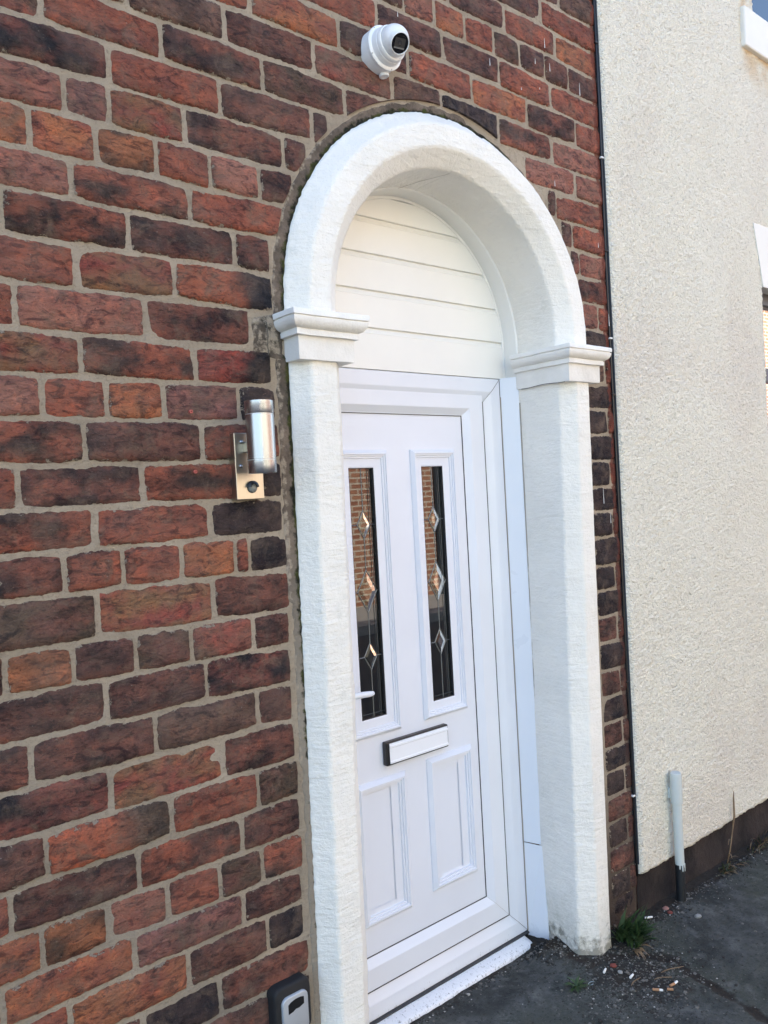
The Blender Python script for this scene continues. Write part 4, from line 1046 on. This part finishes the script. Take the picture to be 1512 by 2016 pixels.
for i in range(34):
    az = rw.uniform(-math.pi, .3); leaf((1.60+rw.uniform(-.10, .16), -.03+rw.uniform(-.03, .01), .0), az, rw.uniform(.05, .12), rw.uniform(.002, .006), rw.uniform(.6, 1.45), rw.uniform(.3, 1.5), W5, M_DRY if i % 3 else M_LEAF2, 2)

# ------------------------------------------------------------------ litter
M_PAPER = simple('cigarette_paper', (.75, .74, .70), .7); M_FILTER = simple('cigarette_filter', (.38, .20, .10), .8)
def gz_(x, y):
    """height of the pavement surface at a point"""
    import bisect
    i = min(len(xs)-1, bisect.bisect(xs, x)); j = min(len(ys)-1, bisect.bisect(ys, y)); return PAV[j*nx+i][2]
PAV = [v.co.copy() for v in bpy.data.objects['pavement'].data.vertices]
def butt(x, y, ang, lab, Lf, Lp, bent=0.):
    z = gz_(x, y)+.0042
    o = empty('cigarette_butt', (x, y, z), lab, 'cigarette end', 'cigarette ends littering the pavement', ang)
    d = Vector((math.cos(ang), math.sin(ang), 0)); base = Vector((x, y, z))
    if Lf: b = MB(); b.lathe(base, d, [(0, .0038), (Lf, .0038)], 12); child(b, 'filter', M_FILTER, o, angle=40)
    if Lp: b = MB(); b.lathe(base+d*Lf, (d+Vector((0, 0, bent))), [(0, .0036), (Lp*.6, .0036), (Lp, .0030)], 12); child(b, 'paper', M_PAPER, o, angle=40)
butt(.385, -.118, .35, 'white cigarette end nearest the foot of the right jamb', 0, .022)
butt(.424, -.187, .15, 'white cigarette end midway between jamb and the orange ends', 0, .021)
butt(.428, -.262, -.95, 'orange and white cigarette end, leftmost of the close three', .020, .010)
butt(.458, -.293, -.90, 'short all orange filter, middle of the close three', .018, 0)
butt(.478, -.291, -.15, 'orange filter with crushed white paper, rightmost of the close three', .020, .014, .15)
butt(.742, -.040, -.55, 'pale cigarette end beside the leafy weed', 0, .028)
M_STONE_R = simple('red_brick_chip', (.20, .05, .035), .9); M_STONE_G = simple('pale_pebble', (.28, .27, .25), .9)
def pebble(x, y, r, mat, lab, sq=.55, name='pebble'):
    bm = bmesh.new(); bmesh.ops.create_icosphere(bm, subdivisions=2, radius=r)
    for v in bm.verts: v.co *= 1+.35*mn.noise(v.co*(1.2/r)+Vector((x*50, y*50, 0))); v.co.z *= sq
    bmesh.ops.transform(bm, matrix=Matrix.Translation((x, y, gz_(x, y)+r*sq*.5)), verts=bm.verts); b = MB(); b.bm(bm)
    o = b.obj(name, mat); tag(o, lab, 'stone' if name == 'pebble' else 'brick chip')
pebble(.440, -.115, .011, M_STONE_R, 'flat red brick chip at the foot of the right jamb', .4, 'brick_chip')
pebble(.900, -.150, .012, M_STONE_G, 'pale grey stone on the tarmac left of the stalk', .6)
pebble(.86, -.050, .012, simple('pink_chip', (.35, .17, .13), .8), 'pinkish chip lying left of the pipe foot', .4, 'brick_chip')
pebble(.845, -.075, .010, M_STONE_R, 'dull red chip in front of the pinkish chip', .4, 'brick_chip')
pebble(.425, -.150, .008, M_STONE_G, 'small buff stone between jamb and litter', .6)
for i, (x, y, a_, l_, lab) in enumerate([(.52, -.235, -.35, .085, 'long pale twig in the litter right of the jamb'), (.475, -.24, -.55, .055, 'shorter brown twig lying below the long pale twig'), (.395, -.21, .12, .055, 'thin dark twig above the three orange cigarette ends')]):
    z = gz_(x, y)+.004; b = MB(); b.tube([(x+math.cos(a_)*l_*f, y+math.sin(a_)*l_*f+.003*math.sin(f*5), z+.002*math.sin(f*3)) for f in (0, .25, .5, .75, 1)], [.0012, .0016, .0014, .0014, .0008], 6)
    tag(b.obj('twig', M_DRY, smooth=True), lab, 'twig', 'twigs in the litter')
# loop of pale string beside the small weed
b = MB(); b.tube([(.318+.012*math.cos(a_), -.118+.006*math.sin(a_), gz_(.318, -.118)+.003) for a_ in lin(0, 5.2, 16)], .0009, 5); tag(b.obj('string', simple('pale_blue_string', (.25, .32, .35), .6), smooth=True), 'loop of pale string beside the small weed rosette', 'string')
# grit: many little chips in one object
GR = {}
rg = random.Random(11)
def chip(mb, x, y, r):
    z = gz_(x, y)+r*.25; V = []
    for k in range(8):
        sx = 1 if k & 1 else -1; sy = 1 if k & 2 else -1; sz = 1 if k & 4 else -1
        V.append((x+sx*r*rg.uniform(.5, 1), y+sy*r*rg.uniform(.5, 1), z+sz*r*rg.uniform(.2, .5)))
    mb.add(V, [(0, 1, 3, 2), (4, 6, 7, 5), (0, 4, 5, 1), (2, 3, 7, 6), (0, 2, 6, 4), (1, 5, 7, 3)])
mbs = [MB(), MB(), MB(), MB()]
for i in range(7000):
    u = rg.random()
    if u < .45: x = .45+rg.gauss(0, .12); y = -.19+rg.gauss(0, .09)
    elif u < .70: x = rg.uniform(.6, 2.2); y = -.03-abs(rg.gauss(0, .05))
    elif u < .80: x = rg.uniform(.30, .46); y = rg.uniform(.02, .16)
    elif u < .86: x = rg.uniform(-.40, .38); y = .145-abs(rg.gauss(0, .02))
    else: x = rg.uniform(-.2, 1.9); y = rg.uniform(-.8, .1)
    if y > -.045 and (x > .42): y = -.05-rg.random()*.02
    if y > .14: y = .13
    if x < -.42: continue
    chip(mbs[rg.choice([0, 0, 0, 0, 0, 0, 0, 1, 1, 1, 1, 3 if rg.random() < .35 else 0])], x, y, rg.uniform(.0008, .0028)*(2.2 if rg.random() < .07 else 1))
for mb_, mat_, lab in ((mbs[0], simple('dark_grit', (.03, .025, .02), .9), 'dark grit and soil crumbs scattered over the tarmac'), (mbs[1], simple('grey_grit', (.14, .13, .115), .9), 'grey grit scattered over the tarmac'), (mbs[3], simple('pale_grit', (.42, .40, .36), .9), 'pale stone chips scattered over the tarmac')):
    tag(mb_.obj('grit', mat_), lab, 'grit', kind='stuff')

# ------------------------------------------------------------------ terrace across the street (lights the doorway, seen in the glass)
OT = empty('opposite_house', (4, -7.3, 0), 'sunlit red brick terrace across the street, reflected in the glass', 'house')
t = NT('far_brick', .9, .2)
bt = t.n('ShaderNodeTexBrick'); mp = t.n('ShaderNodeMapping'); mp.inputs['Rotation'].default_value = (math.radians(90), 0, 0); t.l(t.pos(), mp.inputs[0]); t.l(mp.outputs[0], bt.inputs['Vector'])
bt.inputs['Color1'].default_value = (.34, .17, .105, 1); bt.inputs['Color2'].default_value = (.26, .115, .075, 1); bt.inputs['Mortar'].default_value = (.46, .40, .32, 1)
bt.inputs['Scale'].default_value = 1.; bt.inputs['Mortar Size'].default_value = .012; bt.inputs['Brick Width'].default_value = .24; bt.inputs['Row Height'].default_value = .08
t.color(bt.outputs[0]); M_FARB = t.m
def opart(b, name, mat, **k): return child(b, name, mat, OT, **k)
OY = -7.0
b = MB()
wins = [(8.8, 1.0), (11.4, 1.0), (15, 1.0)]
doorsx = [(7.0, 8.0)]
b.box((3.4, OY-.25, -.1), (22, OY, 5.6)); opart(b, 'wall', M_FARB)
for x, w_ in wins:
    for z0 in (.95, 3.35):
        f_ = MB(); f_.box((x, OY-.0, z0), (x+w_, OY+.02, z0+1.35)); f_ = opart(f_, 'window', simple('far_white_frame', (.8, .8, .8), .5))
        g_ = MB(); g_.box((x+.07, OY+.02, z0+.07), (x+w_-.07, OY+.025, z0+1.28)); g2_ = g_.obj('pane', simple('far_pane', (.03, .035, .04), .1)); g2_.parent = f_; g2_.matrix_parent_inverse = Matrix.Identity(4)
        s_ = MB(); s_.box((x-.08, OY, z0-.12), (x+w_+.08, OY+.09, z0-.003)); opart(s_, 'window_sill', M_WCREAM)
for a0, a1 in doorsx:
    b = MB(); b.box((a0, OY, .0), (a1, OY+.03, 2.3)); opart(b, 'door', simple('far_dark_door', (.012, .014, .018), .5))
b = MB(); b.add([(3.4, OY+.2, 5.6), (22, OY+.2, 5.6), (22, OY-4.2, 7.8), (3.4, OY-4.2, 7.8), (3.4, OY-8, 5.6), (22, OY-8, 5.6)], [(0, 1, 2, 3), (3, 2, 5, 4), (0, 3, 4), (1, 5, 2), (0, 4, 5, 1)]); opart(b, 'roof', M_SLATE)

BOUNCE_HOUSE = empty('opposite_house', (-4, -7.3, 0), 'unseen cream rendered house added across the street to bounce warm light', 'house')  # unseen house, added and placed to bounce warm light onto the doorway
def opart(b, name, mat, **k): return child(b, name, mat, BOUNCE_HOUSE, **k)
b = MB(); b.box((-3.2, OY-.25, -.1), (3.398, OY, 5.6)); opart(b, 'wall', simple('bounce_cream_render', (.66, .62, .50), .9))
for x, w_ in ((-2.9, 1.1), (1.2, 1.1)):
    for z0 in (.95, 3.35):
        f_ = MB(); f_.box((x, OY, z0), (x+w_, OY+.02, z0+1.35)); f_ = opart(f_, 'window', simple('far_white_frame', (.8, .8, .8), .5))
        g_ = MB(); g_.box((x+.07, OY+.02, z0+.07), (x+w_-.07, OY+.025, z0+1.28)); g2_ = g_.obj('pane', simple('far_pane', (.03, .035, .04), .1)); g2_.parent = f_
b = MB(); b.box((-.9, OY, .0), (.0, OY+.03, 2.2)); opart(b, 'door', simple('far_green_door', (.02, .06, .04), .4))
b = MB(); b.add([(-3.2, OY+.2, 5.61), (3.39, OY+.2, 5.61), (3.39, OY-4.2, 7.81), (-3.2, OY-4.2, 7.81), (-3.2, OY-8, 5.61), (3.39, OY-8, 5.61)], [(0, 1, 2, 3), (3, 2, 5, 4), (0, 3, 4), (1, 5, 2), (0, 4, 5, 1)]); opart(b, 'roof', M_SLATE)
